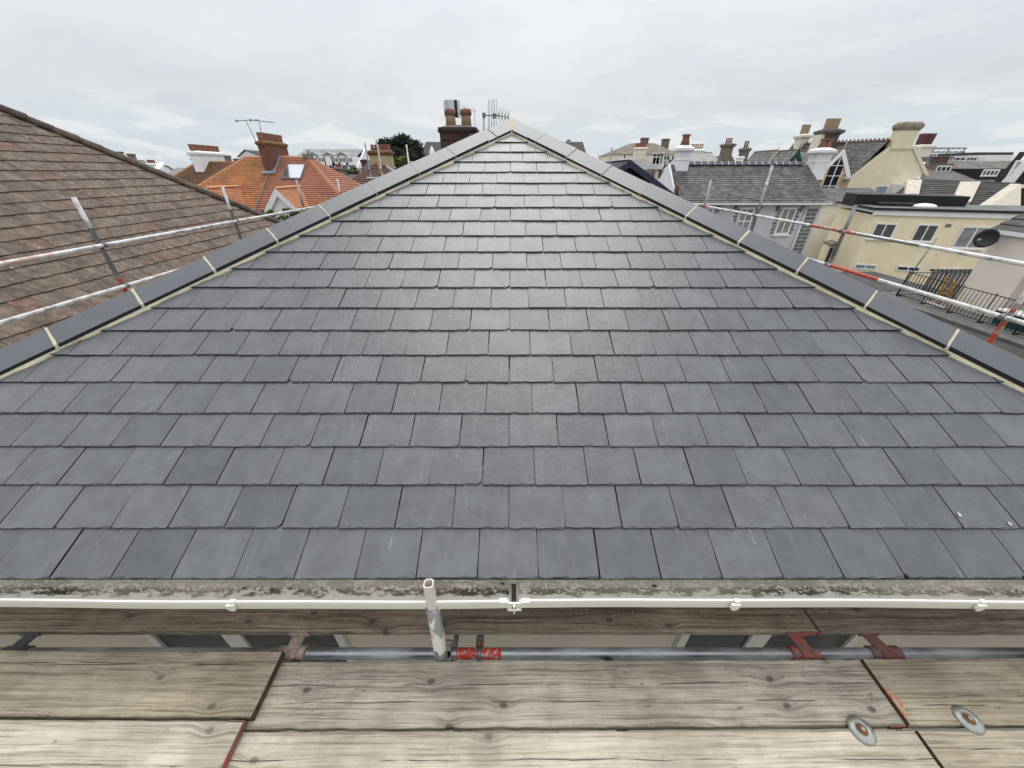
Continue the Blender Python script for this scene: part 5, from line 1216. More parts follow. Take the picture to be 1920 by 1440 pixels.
for a0 in (12.4, 15.1, 17.88):
    ztop, zbot = CAMZ - 2.08, CAMZ - 3.73
    w = window(gh, (0, YG + .25, 0), UX, FY, a0, a0 + .97, zbot, ztop, 2, 2, M_white, M_net, .10, .10, proud=.06)
    mb = MB()
    for sx in (-1, 1):
        for k in range(8):
            z = ztop - .12 - k * .20; wd = .15 if k % 2 else .23; xe = a0 - .07 if sx < 0 else a0 + 1.04
            mb.box(min(xe, xe + sx * wd), max(xe, xe + sx * wd), YG + .22, YG + .252, z - .085, z + .05)
    mb.box(a0 - .35, a0 + 1.3, YG + .225, YG + .252, ztop + .08, ztop + .22); mb.build('quoin_blocks', M_greyd, w)
    for sx in (-.40, 1.22):
        mb = MB(); mb.prism([(a0 + sx, YG + .25, ztop + .30), (a0 + sx, YG - .02, ztop + .30), (a0 + sx, YG + .02, ztop + .12), (a0 + sx, YG + .18, ztop - .02), (a0 + sx, YG + .25, ztop - .28)], (.14, 0, 0)); mb.build('eaves_bracket', M_greyd, gh)
    mb = MB(); mb.box(a0 - .25, a0 + 1.22, YG + .12, YG + .25, zbot - 1.15, zbot - .95); mb.build('lintel', M_greyd, gh)
    window(gh, (0, YG + .25, 0), UX, FY, a0, a0 + .97, zbot - 2.9, zbot - 1.2, 2, 2, M_white, M_glass, .10, .10, proud=.06)
mb = MB()
for k in range(22):
    z = zeg - .55 - k * .245
    for (q0, q1) in (((19.62, 20.28),) if k % 2 == 0 else ((19.62, 19.90), (19.97, 20.26))): mb.box(q0, q1, YG + .22, YG + .252, z - .10, z + .08)
mb.build('corner_quoins', M_greyd, gh)
mb = MB(); mb.tube((19.45, YG + .18, 0), (19.45, YG + .18, zeg - .5), .045, 8); mb.tube((19.45, YG + .18, zeg - .5), (19.75, YG - .15, zeg - .15), .045, 8); mb.build('downpipe', M_whitew, gh)
mb = MB(); mb.lathe((xl - .02, YG + .75, at(1261, 355, Y=YG).z), [(.28, 0), (.28, .10), (.2, .12)], 18, axis=(-1, 0, 0)); mb.build('wall_lamp', M_terd, gh)
# --- navy clad gable
YN = 17.2; ap = at(1182, 305, Y=YN); hn_ = 3.2; sl_ = .59
nh = thing('navy_clad_house', (ap.x, YN + 3, 0), 'modern gable clad in navy metal with a glazed front, just beyond the right hip', 'house')
walls(nh, [(ap.x - hn_ + .25, YN + .5), (ap.x + hn_ - .25, YN + .5), (ap.x + hn_ - .25, YN + 7), (ap.x - hn_ + .25, YN + 7)], 0, ap.z - hn_ * sl_ - .1, M_navy)
L_, R_ = ap + V((-hn_, 0, -hn_ * sl_)), ap + V((hn_, 0, -hn_ * sl_)); dy = V((0, 7.4, 0))
mb = MB(); mb.prism([L_ + V((.1, .5, -.15)), R_ + V((-.1, .5, -.15)), ap + V((0, .5, -.15))], (0, 6.5, 0)); mb.build('gable', M_navy, nh)
mb = MB()
for A_, s_ in ((L_, 1), (R_, -1)):
    up_ = V((-(A_ - ap).z * s_, 0, abs(A_.x - ap.x))).normalized(); up_ = V((0, 0, 1))
    mb.prism([A_, ap, ap + V((0, 0, .10)), A_ + V((0, 0, .10))], dy)
    for k in range(9):
        y = .3 + k * .8; mb.prism([A_ + V((0, y, .10)), ap + V((0, y, .10)), ap + V((0, y, .14)), A_ + V((0, y, .14))], (0, .04, 0))
    mb.prism([A_ + V((0, -.03, -.12)), ap + V((0, -.03, -.16)), ap + V((0, -.03, .098)), A_ + V((0, -.03, .098))], (0, .10, 0))
mb.build('roof', M_navy, nh)
mb = MB(); mb.box(ap.x - .10, ap.x + .10, YN + .1, YN + 7.4, ap.z + .11, ap.z + .16); mb.build('ridge_capping', M_white, nh)
for k in range(6):
    x0 = ap.x - 1.0 + k * .56; x1 = x0 + .48; zt = lambda x: ap.z - abs(x - ap.x) * sl_ - .28
    mb = MB(); mb.prism([(x0, YN + .44, zt(x0) - 2.0), (x1, YN + .44, zt(x1) - 2.0), (x1, YN + .44, zt(x1)), (x0, YN + .44, zt(x0))], (0, .03, 0)); mb.build('pane', plain('smoked glass', (.09, .095, .10), .08, .2, 1, 0, 5, spec=.6), nh)
# --- stone cottage and cream hotel behind it
YS = 36; ap = at(1204, 296, Y=YS + 2.4); 
sh = thing('stone_slated_cottage', (ap.x, YS + 4, 0), 'cottage with lichened slate hip end between the navy gable and the white chimney', 'house')
e0, e1 = at(1188, 318, Y=YS), at(1240, 318, Y=YS); b1 = at(1262, 335, Y=YS + 1.0)
slope(sh, (e0, e1, ap, ap), 9, TSP, .03); rg2 = ap + V((1.2, 7, 0)); e2 = V((e1.x + 2.3, YS + .6, e1.z - 1.0)); slope(sh, (e2, V((e2.x + .8, YS + 8, e2.z)), rg2, ap), 14, TSY, .03); slope(sh, (V((e0.x - .8, YS + 8, e0.z)), e0, ap, rg2), 10, TSP, .03)
mb = MB(); mb.face([e1, e2, ap]); mb.face([e1, e2, e2 - V((0, 0, 4)), e1 - V((0, 0, 4))]); mb.build('roof_cheek', M_stone, sh)
ridge_strip(sh, e0, ap, .10, M_terra, 8, 'hip_tile'); ridge_strip(sh, e2, ap, .09, plain('brown hip', (.17, .11, .06), .8, .2, 4), 10, 'hip_tile')
walls(sh, [(e0.x + .15, YS + .2), (e1.x - .1, YS + .2), (e1.x + 1.5, YS + 8), (e0.x + .3, YS + 8)], 0, e0.z - .03, M_cream2)
rg = random.Random(12)
mb = MB()
for k in range(12): a = lerp(e0, e1, .18 + .055 * k + rg.uniform(-.02, .02)); mb.box(a.x - .06, a.x + .05, YS - .05, YS + .18, a.z - rg.uniform(.5, 1.3), a.z - rg.uniform(.1, .3))
mb.build('timber_posts', M_stone, sh); p = lerp(e0, e1, .58); window(sh, (p.x, YS + .2, 0), UX, FY, -.25, .45, p.z - 1.2, p.z - .35, 2, 2, M_white, M_glass, .06, proud=.05)
hh_ = simple_house('cream_hotel', 1153, 1278, 268.5, 289, 66, 12, TSY, M_cream2, 'big cream hotel with hipped lichened roof and two dark stone chimneys', 'hotel', (4.2, 2.2), ((1203, 1216, 258, M_stone, None, None), (1243, 1255, 260, M_stone, None, None)), 16)
for px, py, w_, h_, cols in ((1231, 295, .9, 1.0, 2), (1231, 300.5, .9, .8, 1), (1240.5, 294, .4, 1.0, 1), (1249.5, 300, .7, 1.1, 2), (1249, 313, .7, 1.6, 2), (1255, 313, .6, 1.6, 1), (1264, 300, .7, 1.1, 2), (1170, 302, .3, 1.6, 1)):
    c = at(px, py, Y=66.2); window(hh_, (c.x, 66.2, 0), UX, FY, -w_ * .75, w_ * .75, c.z - h_, c.z + h_ * .6, cols, 1, M_white, M_glass, .12)
chm = thing('cream_chimney_block', (at(1197, 300, Y=58).x, 58, 0), 'pale green cream stack with red pots before the hotel', 'chimney')
chimney(chm, at(1188, 300, Y=58).x, at(1207.5, 300, Y=58).x, 57.5, 58.6, 0, at(1197, 281.5, Y=58).z, M_cream2, .12, .3, None, (6, 'x', .18, .5, M_pot, 1), band=.5)
# --- roofs and stacks showing over the grey ridge
w1 = simple_house('slate_house', 1318, 1372, 286.5, 318, 46, 9, TSL, M_stone, 'house with pale slates and a broad brown stone chimney gable over the grey ridge', ridge=M_terd)
g_ = at(1369, 288, Y=44.5); mb = MB(); pts = [at(*p, Y=44.5) for p in ((1336, 316), (1385, 316), (1372, 291), (1357, 291))]; mb.prism([(pts[0].x, 44.5, 0), (pts[1].x, 44.5, 0)] + pts[1:], (0, 1.0, 0)); mb.build('chimney_gable', M_stone, w1)
chimney(w1, at(1358.5, 290, Y=44.5).x, at(1371, 290, Y=44.5).x, 44.4, 45.6, pts[2].z - 1, at(1366, 275.5, Y=44.5).z, M_stone, .16, .35, None, (4, 'x', .13, .45, M_pot))
w2 = simple_house('slate_house', 1372, 1400, 292.5, 318, 50, 8, TSG, M_stone, 'small slate roof between two stone chimneys over the grey ridge')
st = thing('stone_stack', (at(1395, 300, Y=42).x, 42, 0), 'leaning looking stone stack with two clay pots and a white base', 'chimney')
chimney(st, at(1389, 300, Y=42).x, at(1398, 300, Y=42).x, 41.7, 42.7, 0, at(1396, 283.5, Y=42).z, M_stone, .10, .3, None, (2, 'x', .17, .55, M_pot))
chimney(st, at(1384.5, 300, Y=41).x, at(1391, 300, Y=41).x, 40.7, 41.4, 0, at(1389, 298, Y=41).z, M_white, .06, .2)
st = thing('white_stack', (at(1304, 295, Y=48).x, 48, 0), 'white stack with a cluster of tan pots beside the left white chimney', 'chimney')
chimney(st, at(1292, 295, Y=48).x, at(1315, 295, Y=48).x, 47.6, 48.6, 0, at(1304, 285.5, Y=48).z, M_white, .10, .3, None, (6, 'x', .17, .50, M_buff))
simple_house('slate_house', 1288, 1322, 294, 318, 52, 8, TSG, M_whitew, 'plain grey slate roof behind the left white chimney')
simple_house('low_roofed_house', 1396, 1445, 305, 318, 60, 8, TBR, M_whitew, 'low brown roof with a rooflight just above the grey ridge')
# --- terrace of gabled dormers with the big cream gable
tr = thing('cream_gabled_terrace', (at(1660, 320, Y=50).x, 50, 0), 'cream terrace with a huge gable chimney and pointed dormers', 'house')
YT = 47.0; A1, AP_, A2 = at(1597, 331, Y=YT), at(1689, 268, Y=YT), at(1737, 334, Y=YT)
cap0, cap1 = at(1672, 276, Y=YT), at(1709, 276, Y=YT)
mb = MB(); mb.prism([(A1.x, YT, 0), (A2.x, YT, 0), A2, cap1, cap0, A1], (0, .5, 0)); mb.build('gable_wall', M_cream, tr)
RB = at(1487, 270, Y=57); EB = at(1440, 331, Y=57); RF = at(1668, 262, Y=YT + .4)
slope(tr, (EB, A1 + V((0, .1, 0)), RF, RB), 26, TSG, .04); ridge_strip(tr, RF, RB, .16, M_terd, 26, crest=.14)
A2b = A2 + V((2, 9, 0)); slope(tr, (A2 + V((0, .1, 0)), A2b, RB, RF), 20, TSG, .04)
walls(tr, [(A1.x + .02, YT + .52), (A2.x - .1, YT + .52), (A2.x + 1, YT + 9), (EB.x + 2, 57), (EB.x, 56.6)], 0, A1.z - .05, M_cream)
mb = MB(); mb.prism([A1 + V((-.3, -.05, -.25)), A1 + V((-.3, -.05, .05)), EB + V((-.3, 0, .05)), EB + V((-.3, 0, -.25))], (.28, .12, 0)); mb.build('cornice', M_white, tr)
ct, cb = at(1702, 243, Y=YT).z, cap0.z - .3
c_ = chimney(tr, cap0.x, cap1.x, YT - .06, YT + .75, cb, ct, M_cream, .14, .7, plain('weathered stone cap', (.26, .225, .165), .9, .25, 2, .3, 20), band=None)
mb = MB(); mb.box(cap0.x - .08, cap1.x + .08, YT - .14, YT - .062, cap0.z - .15, cap0.z + .10); mb.build('string_course', M_cream, c_)
mb = MB(); d_ = (A2 - cap1).normalized(); mb.prism([cap1 + V((-.1, -.12, .1)), A2 + V((-.1, -.12, 0)), A2 + V((.25, -.12, .08)), cap1 + V((.25, -.12, .16))], (0, .7, 0)); mb.build('coping', M_cream, tr)
p = at(1651, 357, Y=YT); window(tr, (p.x, YT, 0), UX, FY, -.75, .75, p.z - 1.2, p.z + .5, 1, 1, M_white, M_glassb, .12, proud=.05)
for px, pc in ((1566, 351), (1547, 353)): p = at(px, pc, Y=YT + 1.0); window(tr, (p.x, YT + .9, 0), UX, FY, -.35, .35, p.z - 1.3, p.z + .6, 1, 2, M_white, M_glass, .10, proud=.05)
M_tan = plain('tan paint', (.58, .36, .17), .8)
for px, pc in ((1552, 335), (1572, 335)): p = at(px, pc, Y=YT + .6); mb = MB(); mb.box(p.x - .5, p.x + .5, YT + .55, YT + .75, p.z - .35, p.z + .2); mb.build('frieze_panel', M_tan, tr)
walls(tr, [(at(1540, 340, Y=YT + .8).x, YT + .8), (A1.x + .02, YT + .8), (A1.x + .02, YT + 3), (at(1540, 340, Y=YT + .8).x, YT + 3)], 0, A1.z - .1, M_cream, 'bay_wall')
def arch_dormer(parent, apx, Y, half, hgt, depth, barge, bw, tmat, face, glass=True):
    ap = at(*apx, Y=Y); f = gable_dormer(parent, ap, half, hgt, depth, tmat, M_terd, barge, face, 8, bw)
    mb = MB(); mb.tube(ap + V((0, 0, -.1)), ap + V((0, 0, .85)), .05, 6, r1=.01); mb.build('finial', barge, f)
    if glass:
        r = half * .40; zc_ = ap.z - hgt * .72; pts = [V((ap.x - r, Y + .06, zc_ - hgt * .9))] + [V((ap.x + r * 1.0 * math.cos(R(180 - a)), Y + .06, zc_ + r * 1.15 * math.sin(R(a)))) for a in range(0, 181, 15)] + [V((ap.x + r, Y + .06, zc_ - hgt * .9))]
        mb = MB(); q = [V((ap.x + (p.x - ap.x) * 1.32, Y + .08, zc_ + (p.z - zc_) * (1.25 if p.z > zc_ else 1))) for p in pts]; mb.prism(q, (0, .3, 0)); s_ = mb.build('window_surround', plain('tan surround', (.60, .45, .28), .8), f)
        mb = MB(); mb.prism(pts, (0, .03, 0)); mb.build('pane', M_glass, s_) 
    return f, ap
def bars(f, ap, Y, half, hgt):
    mb = MB(); r = half * .40; zc_ = ap.z - hgt * .72
    mb.box(ap.x - .04, ap.x + .04, Y, Y + .055, zc_ - hgt * .9, zc_ + r * 1.1)
    for z in (-.75, -.35, .05): mb.box(ap.x - r, ap.x + r, Y + .01, Y + .052, zc_ + z * hgt - .03, zc_ + z * hgt + .03)
    mb.build('glazing_bars', M_white, f)
for apx, Y, half, hgt, dep, bg, bw in (((1584, 277), 44.2, 1.75, 2.35, 6.5, M_white, .40), ((1499, 280), 48.5, 1.75, 2.6, 5, M_green, .42), ((1459, 281), 52, 1.75, 2.7, 5, M_cream, .45)):
    f, ap = arch_dormer(tr, apx, Y, half, hgt, dep, bg, bw, TSG, M_cream2 if bg is not M_green else M_greyd); bars(f, ap, Y, half, hgt)
mb = MB(); p0, p1 = at(1545, 325, Y=45.8), at(1590, 324, Y=45.8)
for k in range(14): q = lerp(p0, p1, k / 13); mb.tube(q + V((0, 0, -.5)), q + V((0, 0, .2)), .03, 5)
mb.tube(p0 + V((0, 0, .2)), p1 + V((0, 0, .2)), .05, 6); mb.build('balcony_rail', M_iron, tr)
chimney(tr, at(1527, 300, Y=52).x, at(1552, 300, Y=52).x, 51.6, 53.2, A1.z - 1, at(1545, 252.5, Y=52).z, plain('sooty stack', (.085, .075, .065), .9, .3, 2, .3), .28, .6, plain('dark corbel', (.12, .105, .085), .9, .3, 2), (6, 'x', .24, 1.0, M_buff, 1))
mb = MB(); x_ = at(1527, 300, Y=52).x; mb.box(x_ - .5, x_ - .02, 51.7, 53, A1.z - 1, at(1545, 252.5, Y=52).z); mb.build('chimney_flank', M_cream2, tr)
chimney(tr, at(1495.5, 270, Y=56).x, at(1510, 270, Y=56).x, 55.6, 56.8, RB.z - 2, at(1504, 260, Y=56).z, M_cream2, .22, .5, None, (3, 'x', .26, 1.0, M_buff, 1))
st = thing('cream_stack', (at(1724, 300, Y=56).x, 56, 0), 'cream stack with dark red pots right of the big gable chimney', 'chimney')
chimney(st, at(1708, 300, Y=56).x, at(1731, 300, Y=56).x, 55.4, 57, 0, at(1722, 279, Y=56).z, M_cream2, .15, .45, None, (2, 'x', .38, 1.2, plain('maroon pot', (.10, .035, .03), .7), 1))
# --- broad slate roofs at the far right
fr2 = thing('far_slate_terrace', (at(1830, 320, Y=46).x, 50, 0), 'broad grey slate roof with rooflights and a black box dormer at the far right', 'house')
q = (at(1722, 345, Y=44), at(2010, 350, Y=44), at(2010, 300, Y=52), at(1735, 303.5, Y=52)); slope(fr2, q, 22, TSP if False else brick_mat('brown grey slate', ((.175, .160, .145), (.235, .22, .205)), .3, .22, .75, (.06, .055, .05), .01, .25, (.14, .10, .07), .5), .03)
walls(fr2, [(q[0].x, 44.3), (q[1].x, 44.3), (q[1].x, 60), (q[0].x, 60)], 0, q[0].z - .1, M_whitew)
mb = MB(); mb.prism([q[0], q[3], V((q[3].x, 60, q[0].z))], (.2, 0, 0)); mb.build('gable', M_whitew, fr2)
def on_q(px, py): 
    n_ = (q[1] - q[0]).cross(q[3] - q[0]); r = ray(px, py); o = V((0, 0, CAMZ)); t = (q[0] - o).dot(n_) / r.dot(n_); return o + r * t
nq = (q[1] - q[0]).cross(q[3] - q[0]).normalized()
a = on_q(1830, 338); b = on_q(1895, 338); tp = at(1840, 316, Y=a.y)
mb = MB(); mb.box(a.x, b.x + .6, a.y, a.y + 7, a.z - .2, tp.z); bd = mb.build('box_dormer', M_black, fr2)
window(fr2, (0, a.y, 0), UX, FY, at(1843, 320, Y=a.y).x, at(1874, 320, Y=a.y).x, at(1850, 331, Y=a.y).z, at(1850, 317.5, Y=a.y).z, 4, 1, M_white, M_glass, .14, proud=.06)
p = on_q(1765, 321); mb = MB(); mb.box(p.x - .9, p.x + 1.0, p.y - .1, p.y + 3, p.z - .9, p.z + .75); mb.build('dormer', M_stone, fr2); window(fr2, (p.x, p.y - .1, 0), UX, FY, -.85, .85, p.z - .55, p.z + .55, 3, 2, M_white, M_glass, .12, proud=.05)
for px, py in ((1804, 323.5), (1823, 323)): p = on_q(px, py); e_ = (q[3] - q[0]).normalized(); mb = MB(); mb.obox(p + nq * .08, V((.38, 0, 0)), e_ * .42, nq * .06); mb.build('rooflight', M_white, fr2)
p0 = at(1770, 292, Y=53.5); p1 = at(1895, 292, Y=53.5); mb = MB(); mb.box(at(1752, 300, Y=53.5).x, at(1848, 300, Y=53.5).x, 53.5, 58, q[3].z - 2, at(1800, 293.5, Y=53.5).z); rw = mb.build('rear_range', M_greyd, fr2)
for px, w_ in ((1777.5, .55), (1795, 1.0), (1821, .7)): p = at(px, 299, Y=53.5); window(fr2, (p.x, 53.5, 0), UX, FY, -w_, w_, p.z - .5, p.z + .28, 3 if w_ > .6 else 1, 2, M_white, M_glass, .10, proud=.05)
mb = MB(); mb.box(at(1847, 300, Y=52.5).x, at(1896, 300, Y=52.5).x, 52.5, 57, q[3].z - 2, at(1870, 290.5, Y=52.5).z); mb.build('white_box', M_white, fr2)
mb = MB(); mb.box(at(1822, 300, Y=58).x, at(1893, 300, Y=58).x, 58, 63, q[3].z - 2, at(1850, 285.5, Y=58).z); mb.build('dark_plant_room', M_dkroof, fr2)
p = at(1756, 300, Y=51); chimney(fr2, at(1750, 300, Y=51).x, at(1772, 300, Y=51).x, 50.6, 51.4, p.z - 1.5, at(1762, 296, Y=51).z, plain('brown stack', (.11, .07, .055), .9, .3, 3), .05, .15)
wb = thing('white_steel_topped_building', (at(1775, 290, Y=75).x, 78, 0), 'white building with blue windows under a steel roof frame', 'building')
xa, xb = at(1725, 290, Y=75).x, at(1812, 290, Y=75).x; zb_ = at(1770, 287.5, Y=75).z; walls(wb, [(xa, 75), (xb, 75), (xb, 82), (xa, 82)], 0, zb_, M_white)
p = at(1744, 293.5, Y=75); window(wb, (p.x, 75, 0), UX, FY, -1.6, 1.6, p.z - .5, p.z + .5, 5, 1, M_white, plain('blue glass', (.10, .18, .32), .1), .15, proud=.06)
for px in (1787, 1797, 1808): p = at(px, 292.5, Y=75); window(wb, (p.x, 75, 0), UX, FY, -.4, .4, p.z - .4, p.z + .35, 1, 1, M_white, M_glass, .1, proud=.06)
mb = MB(); z0, z1 = zb_, at(1770, 277.5, Y=75).z
for px in (1735, 1753, 1782, 1812): x = at(px, 285, Y=75).x; mb.tube((x - .0, 75.5, z0), (x, 75.5, z1), .10, 6)
for z in (z0 + .2, z1): mb.tube((xa, 75.5, z), (xb, 75.5, z), .10, 6)
for k in range(8): x = xa + (xb - xa) * k / 8; mb.tube((x, 75.5, z0 + .2), (x + (xb - xa) / 8, 75.5, z1), .05, 5)
mb.build('steel_frame', M_greyd, wb)
sg = thing('white_bargeboard_house', (at(1930, 320, Y=34).x, 36, 0), 'slate house with thick white bargeboard cut by the right edge of the view', 'house')
a, b, c = at(1882, 346, Y=34), at(1935, 284, Y=34), at(1990, 346, Y=34); mb = MB(); mb.prism([(a.x + .2, 34.2, 0), (c.x, 34.2, 0), c, b, a + V((.2, .2, 0))], (0, .8, 0)); mb.build('wall', TDK, sg)
mb = MB(); d_ = (b - a).normalized(); n_ = V((-d_.z, 0, d_.x)); mb.prism([a, a + V((.75, 0, 0)), b + V((.55, 0, -.2)), b], (0, .3, 0)); mb.box(a.x, a.x + 3, 33.9, 34.3, a.z - .25, a.z); mb.build('bargeboard', M_white, sg)
p = at(1909, 322, Y=34); window(sg, (p.x, 34.2, 0), UX, FY, -.5, .8, p.z - .6, p.z + .8, 2, 2, M_white, M_glassb, .12, proud=.1)

# --- cream flat roofed house, turned a little towards us
K = 1.35; CC = V((16.06 * K, 17.43 * K, 0)); ang = R(-20); u = V((math.cos(ang), math.sin(ang), 0)); v = V((-math.sin(ang), math.cos(ang), 0)); nO = -v; nS = -u
zt = CAMZ - 1.67 * K
ch_ = thing('cream_flat_roofed_house', (CC.x + 4, CC.y + 3, 0), 'long cream house with a flat roof, white fascia and white casement windows', 'house')
P4 = [CC, CC + u * 11, CC + u * 11 + v * 5.4, CC + v * 5.4]
walls(ch_, [(p.x, p.y) for p in P4], 0, zt - .02, M_yellow)
Q = lambda a, b, z: V((CC.x, CC.y, 0)) + u * a + v * b + V((0, 0, z))
mb = MB(); mb.hexa([Q(-.12, -.10, zt), Q(11, -.10, zt), Q(11, .0, zt), Q(-.12, 0, zt)], [Q(-.12, -.10, zt + .26), Q(11, -.10, zt + .26), Q(11, 0, zt + .26), Q(-.12, 0, zt + .26)]); mb.hexa([Q(-.12, .003, zt + .12), Q(0, .003, zt + .12), Q(0, 5.5, zt + .12), Q(-.12, 5.5, zt + .12)], [Q(-.12, .003, zt + .26), Q(0, .003, zt + .26), Q(0, 5.5, zt + .26), Q(-.12, 5.5, zt + .26)]); mb.build('fascia', M_white, ch_)
mb = MB(); mb.hexa([Q(-.2, -.18, zt + .263), Q(11.2, -.18, zt + .263), Q(11.2, 5.6, zt + .263), Q(-.2, 5.6, zt + .263)], [Q(-.2, -.18, zt + .34), Q(11.2, -.18, zt + .34), Q(11.2, 5.6, zt + .34), Q(-.2, 5.6, zt + .34)]); mb.build('flat_roof', [M_felt], ch_)
mb = MB(); mb.hexa([Q(-.22, -.2, zt + .30), Q(11.2, -.2, zt + .30), Q(11.2, -.183, zt + .30), Q(-.22, -.183, zt + .30)], [Q(-.22, -.2, zt + .40), Q(11.2, -.2, zt + .40), Q(11.2, -.183, zt + .40), Q(-.22, -.183, zt + .40)]); mb.hexa([Q(-.24, -.2, zt + .30), Q(-.205, -.2, zt + .30), Q(-.205, 5.6, zt + .30), Q(-.24, 5.6, zt + .30)], [Q(-.24, -.2, zt + .40), Q(-.205, -.2, zt + .40), Q(-.205, 5.6, zt + .40), Q(-.24, 5.6, zt + .40)]); mb.build('roof_edge', M_black, ch_)
mb = MB(); mb.hexa([Q(.0, 3.4, zt + .343), Q(5.7, 3.4, zt + .343), Q(5.7, 5.3, zt + .343), Q(.0, 5.3, zt + .343)], [Q(.0, 3.38, zt + .95), Q(5.72, 3.38, zt + .90), Q(5.72, 5.3, zt + .92), Q(.0, 5.3, zt + .95)]); mb.hexa([Q(1.0, 2.3, zt + .343), Q(2.9, 2.3, zt + .343), Q(2.9, 3.25, zt + .343), Q(1.0, 3.25, zt + .343)], [Q(1.0, 2.3, zt + .52), Q(2.9, 2.3, zt + .52), Q(2.9, 3.25, zt + .52), Q(1.0, 3.25, zt + .52)]); mb.build('roof_upstand', M_black, ch_)
c = Q(2.9, 1.6, zt + .343); mb = MB(); mb.lathe(c, [(.52, 0), (.52, .10), (.45, .17), (.25, .22), (.02, .24)], 20); mb.build('roof_dome', M_white, ch_)
def fac(px, py, out=0.0):
    r = ray(px, py); o = V((0, 0, CAMZ)); t = (CC + v * -out - V((0, 0, 0))).dot(v) / r.dot(v); p = o + r * t; return (p - CC).dot(u), p.z
def fwin(px0, py0, px1, py1, cols, rows, glass, fw=.07, sill=.06):
    a0, z1 = fac(px0, py0); a1, z0 = fac(px1, py1); return window(ch_, CC, u, nO, a0, a1, z0, z1, cols, rows, M_white, glass, fw, sill, proud=.05)
M_glass2 = plain('grey reflecting glass', (.085, .088, .088), .10, .35, 1.6, 0, 5, spec=.6)
fwin(1643, 418, 1669, 449, 2, 1, M_glass2); fwin(1722, 420, 1745, 454, 2, 1, M_glass2); fwin(1806, 424, 1838, 467, 2, 1, M_net)
fwin(1604, 494.5, 1640, 506, 2, 1, M_glassb, .06, 0); fwin(1683, 498, 1722, 510, 2, 1, M_glass, .06, 0); fwin(1763, 502, 1826, 516, 2, 1, M_glass, .06, 0)
a0, z0 = fac(1778, 423); mb = MB(); mb.obox(CC + u * a0 + V((0, 0, z0 - CC.z)) + nO * .01, u * .12, v * .015, V((0, 0, .08))); mb.build('vent', M_stone, ch_)
sd0 = CC + v * 3.3; mb = MB(); mb.hexa([sd0 - u * .5 + v * -.5 + V((0, 0, zt - 2.25)), sd0 + v * -.5 + V((0, 0, zt - 2.2)), sd0 + v * .9 + V((0, 0, zt - 2.2)), sd0 - u * .5 + v * .9 + V((0, 0, zt - 2.25))], [sd0 - u * .5 + v * -.5 + V((0, 0, zt - 2.15)), sd0 + v * -.5 + V((0, 0, zt - 2.0)), sd0 + v * .9 + V((0, 0, zt - 2.0)), sd0 - u * .5 + v * .9 + V((0, 0, zt - 2.15))]); mb.build('door_canopy', M_stone, ch_)
window(ch_, CC, v, nS, 2.6, 4.0, zt - 3.9, zt - 2.4, 2, 1, M_white, M_glass, .08)
# --- dark slate roof with cream stacks behind the flat roof
M_stk = plain('worn cream stack', (.50, .45, .375), .9, .12, 1.5, .25, 40, stain=(.25, .21, .17), samt=.6)
dk = thing('dark_slate_roofed_house', (at(1800, 370, Y=33).x, 36, 0), 'dark slate roof crossed by two cream stacks behind the flat roofed house', 'house')
q = (at(1640, 392, Y=31.5), at(1862, 402, Y=28.5), at(1908, 346, Y=33), at(1712, 338, Y=37)); slope(dk, q, 15, TDK, .045); ridge_strip(dk, q[3] + V((0, 0, .05)), q[2] + V((0, 0, .05)), .22, M_black, 14)
bk = [q[3] + V((3, 5, -4)), q[2] + V((3, 5, -4))]; mb = MB(); mb.face([q[3], q[2], bk[1], bk[0]]); mb.build('rear_slope', M_dkroof, dk)
walls(dk, [(q[0].x + .3, q[0].y + .4), (q[1].x, q[1].y + .4), (q[1].x + 3, q[1].y + 8), (q[0].x + 4, q[0].y + 8)], 0, q[1].z - .15, M_beige)
mb = MB(); w0, w1_, w2_, w3_ = at(1842, 396, Y=28.3), at(1913, 400, Y=28.3), at(1915, 345, Y=31.2), at(1908, 345.5, Y=32.8)
mb.prism([w0 - V((0, 0, 4)), w1_ - V((0, 0, 4)), w1_, w2_, w0], (.25, .9, 0)); mb.build('parapet_gable', M_stk, dk)
nq = (q[1] - q[0]).cross(q[3] - q[0]).normalized(); nq = nq if nq.z > 0 else -nq
for (b0, b1_, t0, t1_, pb, ptp) in ((1686, 1712, 1697, 1724, 392, 345), (1777, 1812, 1795, 1833, 390, 349)):
    r = lambda px, py: (lambda rr, o: o + rr * ((q[0] - o).dot(nq) / rr.dot(nq)))(ray(px, py), V((0, 0, CAMZ)))
    B0, B1, T1, T0 = r(b0, pb), r(b1_, pb), r(t1_, ptp), r(t0, ptp); mb = MB(); mb.hexa([B0 - nq * .1, B1 - nq * .1, T1 - nq * .1, T0 - nq * .1], [B0 + nq * .55, B1 + nq * .45, T1 + nq * .35, T0 + nq * .35]); mb.build('sloping_stack', M_stk, dk)
